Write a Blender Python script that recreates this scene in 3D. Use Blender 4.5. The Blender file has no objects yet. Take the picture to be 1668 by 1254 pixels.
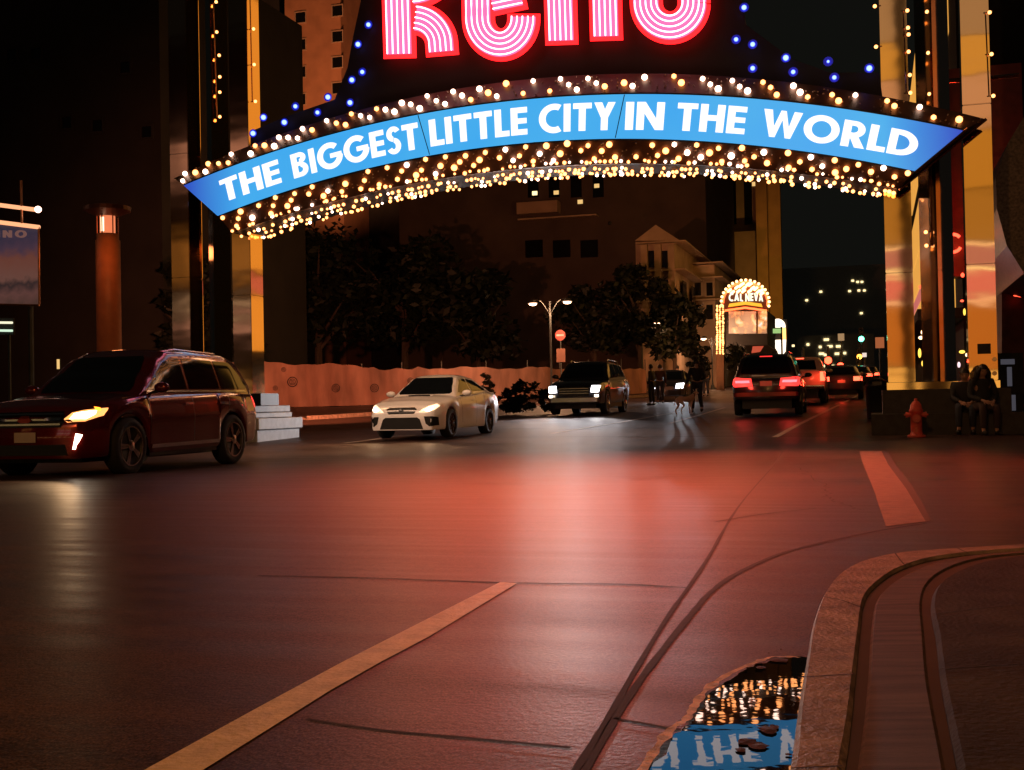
import bpy, bmesh, math, random
from math import sin, cos, pi, sqrt, atan2, radians
from mathutils import Vector, Matrix
from mathutils.bvhtree import BVHTree
random.seed(7)
D = bpy.data; SC = bpy.context.scene; COL = SC.collection
# ------------------------------------------------------------------ camera
F = 2000.0; PITCH = radians(.92); ROLL = radians(1.12)
CAM = Vector((0, 0, 0.67))
fwd = Vector((0, cos(PITCH), sin(PITCH)))
r0 = Vector((1, 0, 0)); u0 = r0.cross(fwd)
rgt = r0*cos(ROLL) - u0*sin(ROLL); upv = rgt.cross(fwd)
cd = D.cameras.new('camera'); cam = D.objects.new('camera', cd); COL.objects.link(cam)
cd.sensor_width = 36; cd.lens = 36*F/1668; cd.clip_end = 2000; cd.clip_start = 0.05
cam.matrix_world = Matrix.Translation(CAM) @ Matrix((rgt, upv, -fwd)).transposed().to_4x4()
SC.camera = cam
# ------------------------------------------------------------------ world: night sky
w = D.worlds.new('World'); SC.world = w; w.use_nodes = True
bg = w.node_tree.nodes['Background']
bg.inputs[0].default_value = (0.0048, 0.0049, 0.0040, 1); bg.inputs[1].default_value = 1.0
SC.view_settings.view_transform = 'Standard'; SC.view_settings.look = 'None'
SC.view_settings.exposure = 0.0; SC.view_settings.gamma = 1.0
SC.cycles.max_bounces = 6; SC.cycles.use_denoising = True; SC.cycles.sample_clamp_indirect = 2.0; SC.cycles.sample_clamp_direct = 8.0; SC.cycles.use_light_tree = True
SC.cycles.caustics_reflective = False; SC.cycles.caustics_refractive = False
# ------------------------------------------------------------------ street frame and ground profile
AZ = radians(16.5)
S = Vector((sin(AZ), cos(AZ), 0)); A = Vector((cos(AZ), -sin(AZ), 0)); Z = Vector((0, 0, 1))
PROF = [(-400, 0.0), (3, 0.0), (16, -.17), (26, -.09), (200, 4.0), (900, 4.0)]
def gz_w(wd):
    if wd <= PROF[0][0]: return PROF[0][1]
    for (a, za), (b, zb) in zip(PROF, PROF[1:]):
        if wd <= b: return za + (zb-za)*(wd-a)/(b-a)
    return PROF[-1][1]
def gz(x, y): return gz_w(x*S.x + y*S.y)
def ray(px, py): return fwd + rgt*((px-834)/F) + upv*((627-py)/F)
def wp(px, py, Y):
    d = ray(px, py); return CAM + d*(Y/d.y)
def gp(px, py, dz=0.0):
    d = ray(px, py); prev = 0.3; t = .3
    while t < 600:
        p = CAM + d*t
        if p.z < gz(p.x, p.y) + dz: break
        prev = t; t *= 1.02
    lo, hi = prev, t
    for _ in range(40):
        m = (lo+hi)/2; p = CAM + d*m
        if p.z < gz(p.x, p.y) + dz: hi = m
        else: lo = m
    p = CAM + d*hi
    return Vector((p.x, p.y, gz(p.x, p.y)+dz))
def on_ground(px, Y):
    p = wp(px, 627, Y); return Vector((p.x, p.y, gz(p.x, p.y)))
R0 = wp(1450, 627, 25.0); R0.z = 0
def arch(u, z, off=0.0):
    p = R0 + A*u + S*off; return Vector((p.x, p.y, z))
def ap(px, py, off=0.0):
    """pixel to (u, z) in the vertical arch plane"""
    d = ray(px, py); o = R0 + S*off
    t = (o-CAM).dot(S)/d.dot(S); p = CAM + d*t
    return (p-R0).dot(A), p.z
# ------------------------------------------------------------------ materials
def _nodes(name):
    m = D.materials.new(name); m.use_nodes = True
    nt = m.node_tree; return m, nt, nt.nodes['Principled BSDF']
def rgba(c): return (c[0], c[1], c[2], 1)
def mat(name, col, rough=.6, metal=0.0, var=.25, scale=3.0, bump=0.0, bscale=None, spec=.5, coat=0.0, trans=0.0, coords='Object', stretch=None, rvar=0.0):
    m, nt, b = _nodes(name)
    b.inputs['Roughness'].default_value = rough; b.inputs['Metallic'].default_value = metal
    b.inputs['Specular IOR Level'].default_value = spec; b.inputs['Coat Weight'].default_value = coat
    b.inputs['Transmission Weight'].default_value = trans
    tc = nt.nodes.new('ShaderNodeTexCoord'); src = tc.outputs[coords]
    if stretch:
        mp = nt.nodes.new('ShaderNodeMapping'); mp.inputs['Scale'].default_value = stretch
        nt.links.new(src, mp.inputs['Vector']); src = mp.outputs[0]
    n = nt.nodes.new('ShaderNodeTexNoise'); n.inputs['Scale'].default_value = scale; n.inputs['Detail'].default_value = 6
    nt.links.new(src, n.inputs['Vector'])
    cr = nt.nodes.new('ShaderNodeMapRange'); cr.inputs[1].default_value = .3; cr.inputs[2].default_value = .7
    cr.inputs[3].default_value = 1-var; cr.inputs[4].default_value = 1+var
    nt.links.new(n.outputs['Fac'], cr.inputs[0])
    mx = nt.nodes.new('ShaderNodeVectorMath'); mx.operation = 'SCALE'; mx.inputs[0].default_value = col
    nt.links.new(cr.outputs[0], mx.inputs['Scale']); nt.links.new(mx.outputs[0], b.inputs['Base Color'])
    if rvar:
        rr = nt.nodes.new('ShaderNodeMapRange'); rr.inputs[3].default_value = rough-rvar; rr.inputs[4].default_value = rough+rvar
        rr.inputs[1].default_value = .3; rr.inputs[2].default_value = .7
        nt.links.new(n.outputs['Fac'], rr.inputs[0]); nt.links.new(rr.outputs[0], b.inputs['Roughness'])
    if bump:
        n2 = nt.nodes.new('ShaderNodeTexNoise'); n2.inputs['Scale'].default_value = bscale or scale*8; n2.inputs['Detail'].default_value = 4
        nt.links.new(src, n2.inputs['Vector'])
        bp = nt.nodes.new('ShaderNodeBump'); bp.inputs['Strength'].default_value = bump; bp.inputs['Distance'].default_value = .02
        nt.links.new(n2.outputs['Fac'], bp.inputs['Height']); nt.links.new(bp.outputs[0], b.inputs['Normal'])
    return m
def emit(name, col, st, base=(.02, .02, .02), rough=.4):
    m, nt, b = _nodes(name)
    b.inputs['Base Color'].default_value = rgba(base); b.inputs['Roughness'].default_value = rough
    b.inputs['Emission Color'].default_value = rgba(col); b.inputs['Emission Strength'].default_value = st
    return m
# ------------------------------------------------------------------ object helpers
def tag(o, label=None, cat=None, group=None, kind=None):
    if label: o['label'] = label
    if cat: o['category'] = cat
    if group: o['group'] = group
    if kind: o['kind'] = kind
    return o
def empty(name, loc, rz=0.0, **k):
    o = D.objects.new(name, None); COL.objects.link(o); o.location = loc; o.rotation_euler = (0, 0, rz)
    o.empty_display_size = .2
    return tag(o, **k)
def link(name, me, m, parent=None):
    o = D.objects.new(name, me); COL.objects.link(o)
    if m is not None:
        if isinstance(m, (list, tuple)):
            for q in m: me.materials.append(q)
        else: me.materials.append(m)
    if parent: o.parent = parent
    return o
def build(name, bm, m, parent=None, smooth=False, inv=None):
    me = D.meshes.new(name)
    if inv is not None: bm.transform(inv)
    bm.normal_update(); bm.to_mesh(me); bm.free()
    if smooth:
        me.polygons.foreach_set('use_smooth', [True]*len(me.polygons))
    return link(name, me, m, parent)
def inv_of(o): return (Matrix.Translation(o.location) @ o.rotation_euler.to_matrix().to_4x4()).inverted()
def box(bm, lo, hi, M=None, mi=0):
    v = [bm.verts.new((x, y, z)) for x in (lo[0], hi[0]) for y in (lo[1], hi[1]) for z in (lo[2], hi[2])]
    if M is not None:
        for q in v: q.co = M @ q.co
    for f in ((0,1,3,2),(4,6,7,5),(0,4,5,1),(2,3,7,6),(0,2,6,4),(1,5,7,3)):
        fc = bm.faces.new([v[i] for i in f]); fc.material_index = mi
    return v
def obox(bm, c, ax, ay, sx, sy, z0, z1):
    """upright box centred at c, plan axes ax, ay, full sizes sx, sy"""
    P = [c + ax*(i*sx/2) + ay*(j*sy/2) for i, j in ((-1,-1),(1,-1),(1,1),(-1,1))]
    prism(bm, [(p.x, p.y) for p in P], z0, z1)
def prism(bm, pts, z0, z1):
    a = [bm.verts.new((x, y, z0)) for x, y in pts]; b = [bm.verts.new((x, y, z1)) for x, y in pts]
    n = len(pts)
    bm.faces.new(a[::-1]); bm.faces.new(b)
    for i in range(n): bm.faces.new((a[i], a[(i+1) % n], b[(i+1) % n], b[i]))
def extrude(bm, pts, d):
    """closed solid from a 3D outline pts swept by vector d"""
    a = [bm.verts.new(p) for p in pts]; b = [bm.verts.new(Vector(p)+d) for p in pts]
    n = len(pts)
    bm.faces.new(a); bm.faces.new(b[::-1])
    for i in range(n): bm.faces.new((a[i], b[i], b[(i+1) % n], a[(i+1) % n]))
def tube(bm, pts, r, n=8, caps=True):
    pts = [Vector(p) for p in pts]; rings = []
    for i, p in enumerate(pts):
        t = (pts[min(i+1, len(pts)-1)] - pts[max(i-1, 0)]).normalized()
        x = t.cross(Z); x = x.normalized() if x.length > 1e-3 else Vector((1, 0, 0))
        y = t.cross(x); rr = r[i] if isinstance(r, (list, tuple)) else r
        rings.append([bm.verts.new(p + (x*cos(2*pi*k/n) + y*sin(2*pi*k/n))*rr) for k in range(n)])
    for a, b in zip(rings, rings[1:]):
        for k in range(n): bm.faces.new((a[k], a[(k+1) % n], b[(k+1) % n], b[k]))
    if caps: bm.faces.new(rings[0][::-1]); bm.faces.new(rings[-1])
def lathe(bm, prof, n=16, M=None):
    """prof: list of (r, z); axis z"""
    rings = []
    for r, z in prof:
        rr = max(r, 1e-4)
        vs = [Vector((rr*cos(2*pi*k/n), rr*sin(2*pi*k/n), z)) for k in range(n)]
        rings.append([bm.verts.new(M @ v if M is not None else v) for v in vs])
    for a, b in zip(rings, rings[1:]):
        for k in range(n): bm.faces.new((a[k], a[(k+1) % n], b[(k+1) % n], b[k]))
    bm.faces.new(rings[0][::-1]); bm.faces.new(rings[-1])
def ball(bm, c, r, sub=2, sc=(1, 1, 1)):
    res = bmesh.ops.create_icosphere(bm, subdivisions=sub, radius=r)
    for v in res['verts']: v.co = Vector((v.co.x*sc[0], v.co.y*sc[1], v.co.z*sc[2])) + Vector(c)
def drape(bm, dz):
    """cut a flat polygon mesh at the profile's knots and lay it on the ground"""
    for k, _ in PROF[1:-1]:
        geom = bm.verts[:]+bm.edges[:]+bm.faces[:]
        bmesh.ops.bisect_plane(bm, geom=geom, plane_co=S*k, plane_no=S, dist=1e-5)
    for v in bm.verts: v.co.z = gz(v.co.x, v.co.y)+dz
def ground_poly(name, pts, dz, m, parent=None, **k):
    bm = bmesh.new(); f = bm.faces.new([bm.verts.new((p[0], p[1], 0)) for p in pts])
    f.normal_update()
    if f.normal.z < 0: f.normal_flip()
    drape(bm, dz); bmesh.ops.triangulate(bm, faces=bm.faces[:])
    return tag(build(name, bm, m, parent), **k)
def ribbon_pts(path, wd):
    path = [Vector((p[0], p[1], 0)) for p in path]; L = []; R = []
    for i, p in enumerate(path):
        t = (path[min(i+1, len(path)-1)] - path[max(i-1, 0)]).normalized(); n = Vector((-t.y, t.x, 0))
        ww = wd[i] if isinstance(wd, (list, tuple)) else wd
        L.append(p+n*ww/2); R.append(p-n*ww/2)
    return L, R
def ribbon(bm, path, wd, dz):
    L, R = ribbon_pts(path, wd)
    vl = [bm.verts.new(p) for p in L]; vr = [bm.verts.new(p) for p in R]
    for i in range(len(path)-1): bm.faces.new((vr[i], vr[i+1], vl[i+1], vl[i]))
    drape(bm, dz)
def smooth_path(pts, n=8):
    """Catmull-Rom through pts"""
    P = [Vector(p) for p in pts]; out = []
    for i in range(len(P)-1):
        a = P[max(i-1, 0)]; b = P[i]; c = P[i+1]; d = P[min(i+2, len(P)-1)]
        for k in range(n):
            t = k/n
            out.append(.5*((2*b) + (c-a)*t + (2*a-5*b+4*c-d)*t*t + (3*b-a-3*c+d)*t**3))
    out.append(P[-1]); return out
def copy_tree(o, parent=None):
    c = o.copy(); COL.objects.link(c)
    if parent is not None: c.parent = parent
    for ch in o.children: copy_tree(ch, c)
    return c
def point_light(name, loc, col, energy, r=.05, parent=None):
    l = D.lights.new(name, 'POINT'); l.color = col; l.energy = energy; l.shadow_soft_size = r
    o = D.objects.new(name, l); COL.objects.link(o); o.location = loc
    if parent: o.parent = parent
    return o
def spot_light(name, loc, dirv, col, energy, ang=60, blend=.5, r=.03, parent=None):
    l = D.lights.new(name, 'SPOT'); l.color = col; l.energy = energy; l.spot_size = radians(ang); l.spot_blend = blend; l.shadow_soft_size = r
    o = D.objects.new(name, l); COL.objects.link(o); o.location = loc
    o.rotation_euler = Vector(dirv).to_track_quat('-Z', 'Y').to_euler()
    if parent: o.parent = parent
    return o
# shared materials
M_black = mat('black_metal', (.012, .012, .012), .5, .3)
M_dark = mat('dark_plastic', (.01, .01, .011), .55)
M_rubber = mat('tyre_rubber', (.012, .012, .012), .8, bump=.3)
M_glass = mat('dark_glass', (.004, .005, .006), .06, spec=.8, var=.05)
M_chrome = mat('chrome', (.6, .6, .6), .18, 1.0, var=.1)
M_mirror = None
# ================================================================== SETTING: ground, road, kerbs
def road_material():
    m, nt, b = _nodes('worn_asphalt'); N = nt.nodes; Lk = nt.links.new
    tc = N.new('ShaderNodeTexCoord')
    mp = N.new('ShaderNodeMapping'); mp.inputs['Rotation'].default_value = (0, 0, AZ); Lk(tc.outputs['Object'], mp.inputs['Vector'])
    big = N.new('ShaderNodeTexNoise'); big.inputs['Scale'].default_value = .35; big.inputs['Detail'].default_value = 5; Lk(mp.outputs[0], big.inputs['Vector'])
    st = N.new('ShaderNodeMapping'); st.inputs['Scale'].default_value = (.35, 4.0, 1); Lk(mp.outputs[0], st.inputs['Vector'])
    streak = N.new('ShaderNodeTexNoise'); streak.inputs['Scale'].default_value = 1.4; streak.inputs['Detail'].default_value = 6; Lk(st.outputs[0], streak.inputs['Vector'])
    fine = N.new('ShaderNodeTexNoise'); fine.inputs['Scale'].default_value = 60; fine.inputs['Detail'].default_value = 3; Lk(tc.outputs['Object'], fine.inputs['Vector'])
    mx = N.new('ShaderNodeMath'); mx.operation = 'ADD'; Lk(big.outputs['Fac'], mx.inputs[0]); Lk(streak.outputs['Fac'], mx.inputs[1])
    m2 = N.new('ShaderNodeMath'); m2.operation = 'MULTIPLY_ADD'; m2.inputs[1].default_value = 1.1; Lk(fine.outputs['Fac'], m2.inputs[0]); Lk(mx.outputs[0], m2.inputs[2])
    cr = N.new('ShaderNodeMapRange'); cr.inputs[1].default_value = 1.2; cr.inputs[2].default_value = 1.95; cr.inputs[3].default_value = .008; cr.inputs[4].default_value = .072
    agg = N.new('ShaderNodeTexNoise'); agg.inputs['Scale'].default_value = 170; agg.inputs['Detail'].default_value = 2; Lk(tc.outputs['Object'], agg.inputs['Vector'])
    ag2 = N.new('ShaderNodeTexNoise'); ag2.inputs['Scale'].default_value = 14; ag2.inputs['Detail'].default_value = 5; ag2.inputs['Roughness'].default_value = .75; Lk(mp.outputs[0], ag2.inputs['Vector'])
    m3 = N.new('ShaderNodeMath'); m3.operation = 'MULTIPLY_ADD'; m3.inputs[1].default_value = 3.2; Lk(agg.outputs['Fac'], m3.inputs[0]); Lk(m2.outputs[0], m3.inputs[2])
    m4 = N.new('ShaderNodeMath'); m4.operation = 'MULTIPLY_ADD'; m4.inputs[1].default_value = .9; Lk(ag2.outputs['Fac'], m4.inputs[0]); Lk(m3.outputs[0], m4.inputs[2])
    m5 = N.new('ShaderNodeMath'); m5.operation = 'SUBTRACT'; m5.inputs[1].default_value = 2.05; Lk(m4.outputs[0], m5.inputs[0])
    Lk(m5.outputs[0], cr.inputs[0])
    cb = N.new('ShaderNodeCombineColor')
    for i in range(3): Lk(cr.outputs[0], cb.inputs[i])
    tint = N.new('ShaderNodeVectorMath'); tint.operation = 'MULTIPLY'; tint.inputs[1].default_value = (1.45, .84, .70); Lk(cb.outputs[0], tint.inputs[0]); Lk(tint.outputs[0], b.inputs['Base Color'])
    rr = N.new('ShaderNodeMapRange'); rr.inputs[1].default_value = .7; rr.inputs[2].default_value = 1.4; rr.inputs[3].default_value = .34; rr.inputs[4].default_value = .54
    Lk(mx.outputs[0], rr.inputs[0]); Lk(rr.outputs[0], b.inputs['Roughness'])
    b.inputs['Specular IOR Level'].default_value = .09
    bp = N.new('ShaderNodeBump'); bp.inputs['Strength'].default_value = .14; bp.inputs['Distance'].default_value = .008
    Lk(fine.outputs['Fac'], bp.inputs['Height']); Lk(bp.outputs[0], b.inputs['Normal'])
    return m
M_road = road_material()
M_joint = mat('tar_joint', (.016, .013, .012), .75, var=.5, scale=20)
M_paint = mat('worn_road_paint', (.62, .50, .36), .5, var=.2, scale=14, bump=.3, bscale=60)
M_concrete = mat('kerb_concrete', (.24, .17, .14), .6, var=.5, scale=9, bump=.5, bscale=70)
M_walk = mat('sidewalk_concrete', (.042, .032, .028), .85, var=.45, spec=.15, scale=4, bump=.4, bscale=60)

def W2(u, wd): p = R0*0 + A*u + S*wd; return (p.x, p.y)     # street frame through the camera foot
ground_poly('ground', [W2(-400, -150), W2(400, -150), W2(400, 850), W2(-400, 850)], 0.0, M_road, kind='structure', label='dark worn asphalt ground and street surface')

# near tar joints
def gpath(pix, dz=0.004): return [gp(x, y) for x, y in pix]
def joint(pix, wd, name='road_joint'):
    bm = bmesh.new(); P = smooth_path([(p.x, p.y, 0) for p in gpath(pix)], 6)
    ww = [wd[0] + (wd[1]-wd[0])*i/(len(P)-1) for i in range(len(P))]
    ribbon(bm, P, [q*(.8+.4*random.random()) for q in ww], .002); return tag(build(name, bm, M_joint), kind='structure')
joint([(900, 1310), (985, 1180), (1088, 1005), (1150, 915), (1215, 810), (1275, 735)], (.018, .016))
joint([(925, 1310), (1005, 1166), (1070, 1072), (1127, 1000), (1158, 965), (1200, 935), (1270, 903), (1340, 884), (1430, 865), (1508, 853)], (.018, .03))
joint([(1000, 1171), (1050, 1180), (1108, 1190)], (.012, .012))
joint([(420, 938), (600, 942), (840, 950), (1010, 952), (1120, 958)], (.018, .018))
joint([(500, 1172), (620, 1190), (760, 1203), (930, 1219)], (.014, .014))
joint([(1165, 850), (1240, 838), (1330, 828)], (.018, .016))
joint([(500, 721), (640, 717), (800, 713), (1000, 711), (1250, 711), (1430, 712)], (.12, .12))
joint([(560, 700), (760, 697), (980, 700)], (.1, .1))

dash = [gp(815, 949), gp(842, 951)] + [gp(*q) for q in ((700, 1037.5), (540, 1125), (322, 1262), (225, 1262), (428, 1150), (620, 1048))]
ground_poly('lane_dash', [(p.x, p.y) for p in [dash[0], dash[1], dash[2], dash[3], dash[4], dash[5], dash[6], dash[7]]], .003, M_paint, kind='structure', label='pale lane dash painted on the near road')
M_paint2 = mat('crosswalk_paint', (.19, .12, .075), .55, var=.35, scale=10, bump=.3, bscale=50)
ground_poly('crosswalk_stripe', [(p.x, p.y) for p in (gp(1400, 735), gp(1436, 735), gp(1476, 796), gp(1508, 850), gp(1443, 858), gp(1424, 800))], .003, M_paint2, kind='structure', label='faded crosswalk stripe beside the kerb')
joint([(1438, 735), (1470, 780), (1510, 849)], (.12, .05))
# lane lines up the street
for P in ([(1262, 712), (1300, 692), (1345, 670), (1368, 659)], [(1376, 655), (1390, 648), (1402, 641)], [(560, 722), (640, 711), (700, 708)], [(900, 706), (1010, 688), (1110, 670)], [(1090, 690), (1140, 676), (1180, 664)]):
    bm = bmesh.new(); ribbon(bm, [gp(*q) for q in P], .13, .006)
    tag(build('lane_line', bm, mat('thin_line_paint', (.45, .36, .3), .55)), kind='structure')

# kerb, ramp and sidewalk at the right: solids with real steps
def solid_strip(name, left, right, z0, z1, m, kind='structure', label=None, cuts=0, bev=.012):
    """left and right are pixel paths read at height z1 above the road"""
    Lp = smooth_path([(p.x, p.y, 0) for p in (gp(x, y, z1) for x, y in left)], 6)
    Rp = smooth_path([(p.x, p.y, 0) for p in (gp(x, y, z1) for x, y in right)], 6)
    bm = bmesh.new(); n = len(Lp)
    def g(p, h): return bm.verts.new((p.x, p.y, gz(p.x, p.y)+h))
    bl = [g(p, z0) for p in Lp]; tl = [g(p, z1-bev) for p in Lp]
    tl2 = [g(p+(q-p).normalized()*bev, z1) for p, q in zip(Lp, Rp)]
    tr2 = [g(q+(p-q).normalized()*bev, z1) for p, q in zip(Lp, Rp)]; tr = [g(q, z1-bev) for q in Rp]; br = [g(q, z0) for q in Rp]
    rows = [bl, tl, tl2, tr2, tr, br]
    for a, b in zip(rows, rows[1:]):
        for i in range(n-1): bm.faces.new((a[i], a[i+1], b[i+1], b[i]))
    bm.faces.new([r[0] for r in rows]); bm.faces.new([r[-1] for r in rows][::-1])
    bmesh.ops.recalc_face_normals(bm, faces=bm.faces[:])
    return tag(build(name, bm, m), kind=kind, label=label)
ground_poly('gutter_slab', [(p.x, p.y) for p in [gp(x, y, .02) for x, y in ((1340, 1330), (1350, 1200), (1360, 1080), (1385, 980), (1430, 925), (1500, 905), (1720, 889), (1860, 892), (2050, 950), (2300, 1330))]], .020, mat('dirty_gutter', (.035, .025, .02), .8), kind='structure', label='concrete bed between the kerb and the sidewalk')
solid_strip('kerb', [(1262, 1330), (1285, 1254), (1300, 1150), (1312, 1080), (1325, 1010), (1345, 960), (1372, 930), (1410, 911), (1465, 899), (1540, 893), (1700, 884)],
            [(1352, 1330), (1374, 1254), (1386, 1170), (1393, 1100), (1400, 1030), (1408, 975), (1428, 948), (1465, 924), (1515, 908), (1580, 899), (1700, 890)], -.02, .035, M_concrete, label='pale concrete kerb edge curving round the corner')
solid_strip('ramp_paving', [(1385, 1330), (1392, 1254), (1404, 1170), (1411, 1100), (1416, 1030), (1424, 980), (1444, 955), (1480, 932), (1530, 913), (1590, 903), (1700, 894)],
            [(1555, 1330), (1545, 1254), (1528, 1170), (1515, 1100), (1508, 1030), (1504, 980), (1512, 950), (1535, 930), (1572, 915), (1620, 905), (1700, 898)], -.02, .028, mat('ramp_concrete', (.085, .055, .045), .65, var=.5, scale=3, bump=.6, bscale=40, stretch=(1, 9, 1)), label='ribbed brown ramp paving inside the kerb')
solid_strip('sidewalk', [(1575, 1330), (1562, 1254), (1545, 1170), (1532, 1100), (1524, 1030), (1516, 985), (1524, 955), (1548, 935), (1585, 919), (1630, 909), (1710, 900)],
            [(2300, 1330), (2300, 1254), (2250, 1170), (2200, 1100), (2150, 1030), (2100, 985), (2050, 955), (2000, 935), (1950, 919), (1900, 909), (1850, 900)], -.02, .045, M_walk, label='dark concrete sidewalk corner at the right')

# puddle in the gutter
pud = smooth_path([(p.x, p.y, 0) for p in (gp(x, y) for x, y in ((1040, 1300), (1075, 1238), (1104, 1198), (1128, 1182), (1141, 1160), (1158, 1135), (1190, 1110), (1228, 1092), (1262, 1080), (1300, 1078), (1316, 1080)))], 5)
kerbline = [gp(x, y) for x, y in ((1312, 1110), (1304, 1160), (1298, 1254), (1288, 1320))]
mw, nt, b = _nodes('puddle_water'); b.inputs['Base Color'].default_value = (.006, .006, .008, 1); b.inputs['Roughness'].default_value = .015
b.inputs['IOR'].default_value = 1.27; b.inputs['Specular Tint'].default_value = (.55, .42, 1.0, 1); b.inputs['Specular IOR Level'].default_value = .5; b.inputs['Coat Weight'].default_value = 0.0; b.inputs['Coat Roughness'].default_value = .015; b.inputs['Coat IOR'].default_value = 1.8
nn = nt.nodes.new('ShaderNodeTexNoise'); nn.inputs['Scale'].default_value = 14; tcx = nt.nodes.new('ShaderNodeTexCoord'); nt.links.new(tcx.outputs['Object'], nn.inputs['Vector'])
bb = nt.nodes.new('ShaderNodeBump'); bb.inputs['Strength'].default_value = .02; bb.inputs['Distance'].default_value = .01; nt.links.new(nn.outputs['Fac'], bb.inputs['Height']); nt.links.new(bb.outputs[0], b.inputs['Normal']); nt.links.new(bb.outputs[0], b.inputs['Coat Normal'])
rnd = random.Random(3)
pj = [Vector((p.x+rnd.uniform(-.012, .012), p.y+rnd.uniform(-.012, .012), 0)) for p in pud]
bm = bmesh.new(); f = bm.faces.new([bm.verts.new((p.x, p.y, .010)) for p in pj+kerbline]); f.normal_update()
if f.normal.z < 0: f.normal_flip()
tag(build('puddle', bm, mw), kind='structure', label='still puddle against the kerb mirroring the lit arch')
# damp silt rim and leaves
M_silt = mat('damp_silt', (.8, .48, .46), .7, var=.5, scale=30, bump=.8, bscale=90)
bm = bmesh.new(); rim = pud[:-2]
ww = [.010+.022*rnd.random()**1.5 for _ in rim]
ribbon(bm, [Vector((p.x-.012, p.y+.004, 0)) for p in rim], ww, .013)
tag(build('silt_rim', bm, M_silt), kind='stuff', label='pale damp silt along the puddle edge')
bm = bmesh.new()
for cx, cy, r in ((1252, 1199, 22), (1262, 1194, 12), (1218, 1219, 22), (1236, 1226, 20), (1208, 1232, 12), (1268, 1084, 20), (1240, 1096, 10), (1285, 1240, 8)):
    c = gp(cx, cy); k = .7*r*c.y/F
    vs = []
    for i in range(12):
        a = 2*pi*i/12; q = k*(.7+.5*rnd.random()); vs.append(bm.verts.new((c.x+cos(a)*q*1.1, c.y+sin(a)*q*1.6, .013)))
    top = bm.verts.new((c.x, c.y, .013+.10*k))
    for i in range(12): bm.faces.new((vs[i], vs[(i+1) % 12], top))
tag(build('fallen_leaves', bm, mat('wet_leaf', (.008, .004, .003), .7, bump=.5)), kind='stuff', label='dark wet leaves lying in the puddle')

# cracks and dark stains on the road
rc = random.Random(21)
for pix in ([(120, 1010), (260, 1000), (380, 1012), (520, 1004)], [(560, 860), (700, 872), (830, 866)], [(860, 800), (960, 806), (1040, 802), (1120, 806)], [(640, 1050), (760, 1062), (900, 1060)], [(1180, 990), (1240, 1002), (1330, 1000)], [(300, 830), (420, 836), (560, 832)], [(1300, 760), (1340, 790), (1352, 812), (1400, 830)]):
    P = [Vector((p.x, p.y, 0)) for p in gpath(pix)]; Q = smooth_path(P, 14)
    L_ = (P[-1]-P[0]).length; Q = [q+Vector((rc.gauss(0, 1), rc.gauss(0, 1), 0))*L_*.004 for q in Q]
    bm = bmesh.new(); ribbon(bm, Q, [L_*.0016*(.4+rc.random()) for _ in Q], .0015); tag(build('road_crack', bm, M_joint), kind='structure')
# ribs of the tactile ramp strip

for pix in ([(1300, 1104), (1345, 1101), (1392, 1098)], [(1341, 972), (1372, 978), (1404, 990)], [(1288, 1252), (1330, 1250), (1372, 1248)], [(1458, 901), (1466, 912), (1474, 921)], [(1560, 893), (1568, 897), (1576, 900)]):
    bm = bmesh.new(); ribbon(bm, [gp(x, y, .035) for x, y in pix], .006, .0362); tag(build('kerb_joint', bm, M_joint), kind='structure')
for pix in ([(1530, 1090), (1600, 1085), (1680, 1080)], [(1520, 1000), (1600, 990), (1700, 982)]):
    bm = bmesh.new(); ribbon(bm, [gp(x, y, .045) for x, y in pix], .007, .0462); tag(build('sidewalk_joint', bm, M_joint), kind='structure')
# grit scattered along the kerb foot and the puddle
bm = bmesh.new()
for i in range(150):
    t_ = rc.random()**1.3; x = 1300+rc.gauss(0, 26)-t_*10; y = 1254-t_*200
    p = gp(x, y); ball(bm, (p.x, p.y, p.z+.003), rc.uniform(.001, .003), 1, (1, 1, .6))
tag(build('grit', bm, mat('road_grit', (.12, .08, .06), .9)), kind='stuff', label='small grit and litter scattered by the kerb')
# ================================================================== THE LIT ARCH
AR = empty('arch_sign', arch(-7, gz(*arch(-7, 0)[:2])), -AZ, label='huge lit city arch with blue banner and pink neon letters on mirrored columns', cat='arch sign')
bpy.context.view_layer.update(); AI = AR.matrix_world.inverted()
def apart(name, bm, m, parent=None, smooth=False, **k):
    o = build(name, bm, m, parent or AR, smooth, inv=AI); return tag(o, **k) if k else o
def mirror_mat(name, col, rough, bump, warp=(1.2, 1.2, 2.6)):
    m, nt, b = _nodes(name)
    b.inputs['Base Color'].default_value = rgba(col); b.inputs['Metallic'].default_value = 1; b.inputs['Roughness'].default_value = rough
    tc = nt.nodes.new('ShaderNodeTexCoord'); mp = nt.nodes.new('ShaderNodeMapping'); mp.inputs['Scale'].default_value = warp
    n = nt.nodes.new('ShaderNodeTexNoise'); n.inputs['Scale'].default_value = .55; n.inputs['Detail'].default_value = 1.5
    bp = nt.nodes.new('ShaderNodeBump'); bp.inputs['Strength'].default_value = bump; bp.inputs['Distance'].default_value = .05
    nt.links.new(tc.outputs['Object'], mp.inputs[0]); nt.links.new(mp.outputs[0], n.inputs['Vector']); nt.links.new(n.outputs['Fac'], bp.inputs['Height']); nt.links.new(bp.outputs[0], b.inputs['Normal'])
    return m
M_col = mirror_mat('polished_gold_steel', (.95, .62, .27), .045, .07)
M_colL = mirror_mat('steel_dull_reflection', (.62, .38, .24), .08, .12); M_colG = mirror_mat('steel_gold_reflection', (.95, .60, .25), .06, .12)  # dull and golden copies of one steel; reflections put into the colour
M_colD = mirror_mat('steel_dark_reflection', (.35, .30, .27), .10, .2)  # dark copy of the steel, its dim reflection put into the colour
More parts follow.
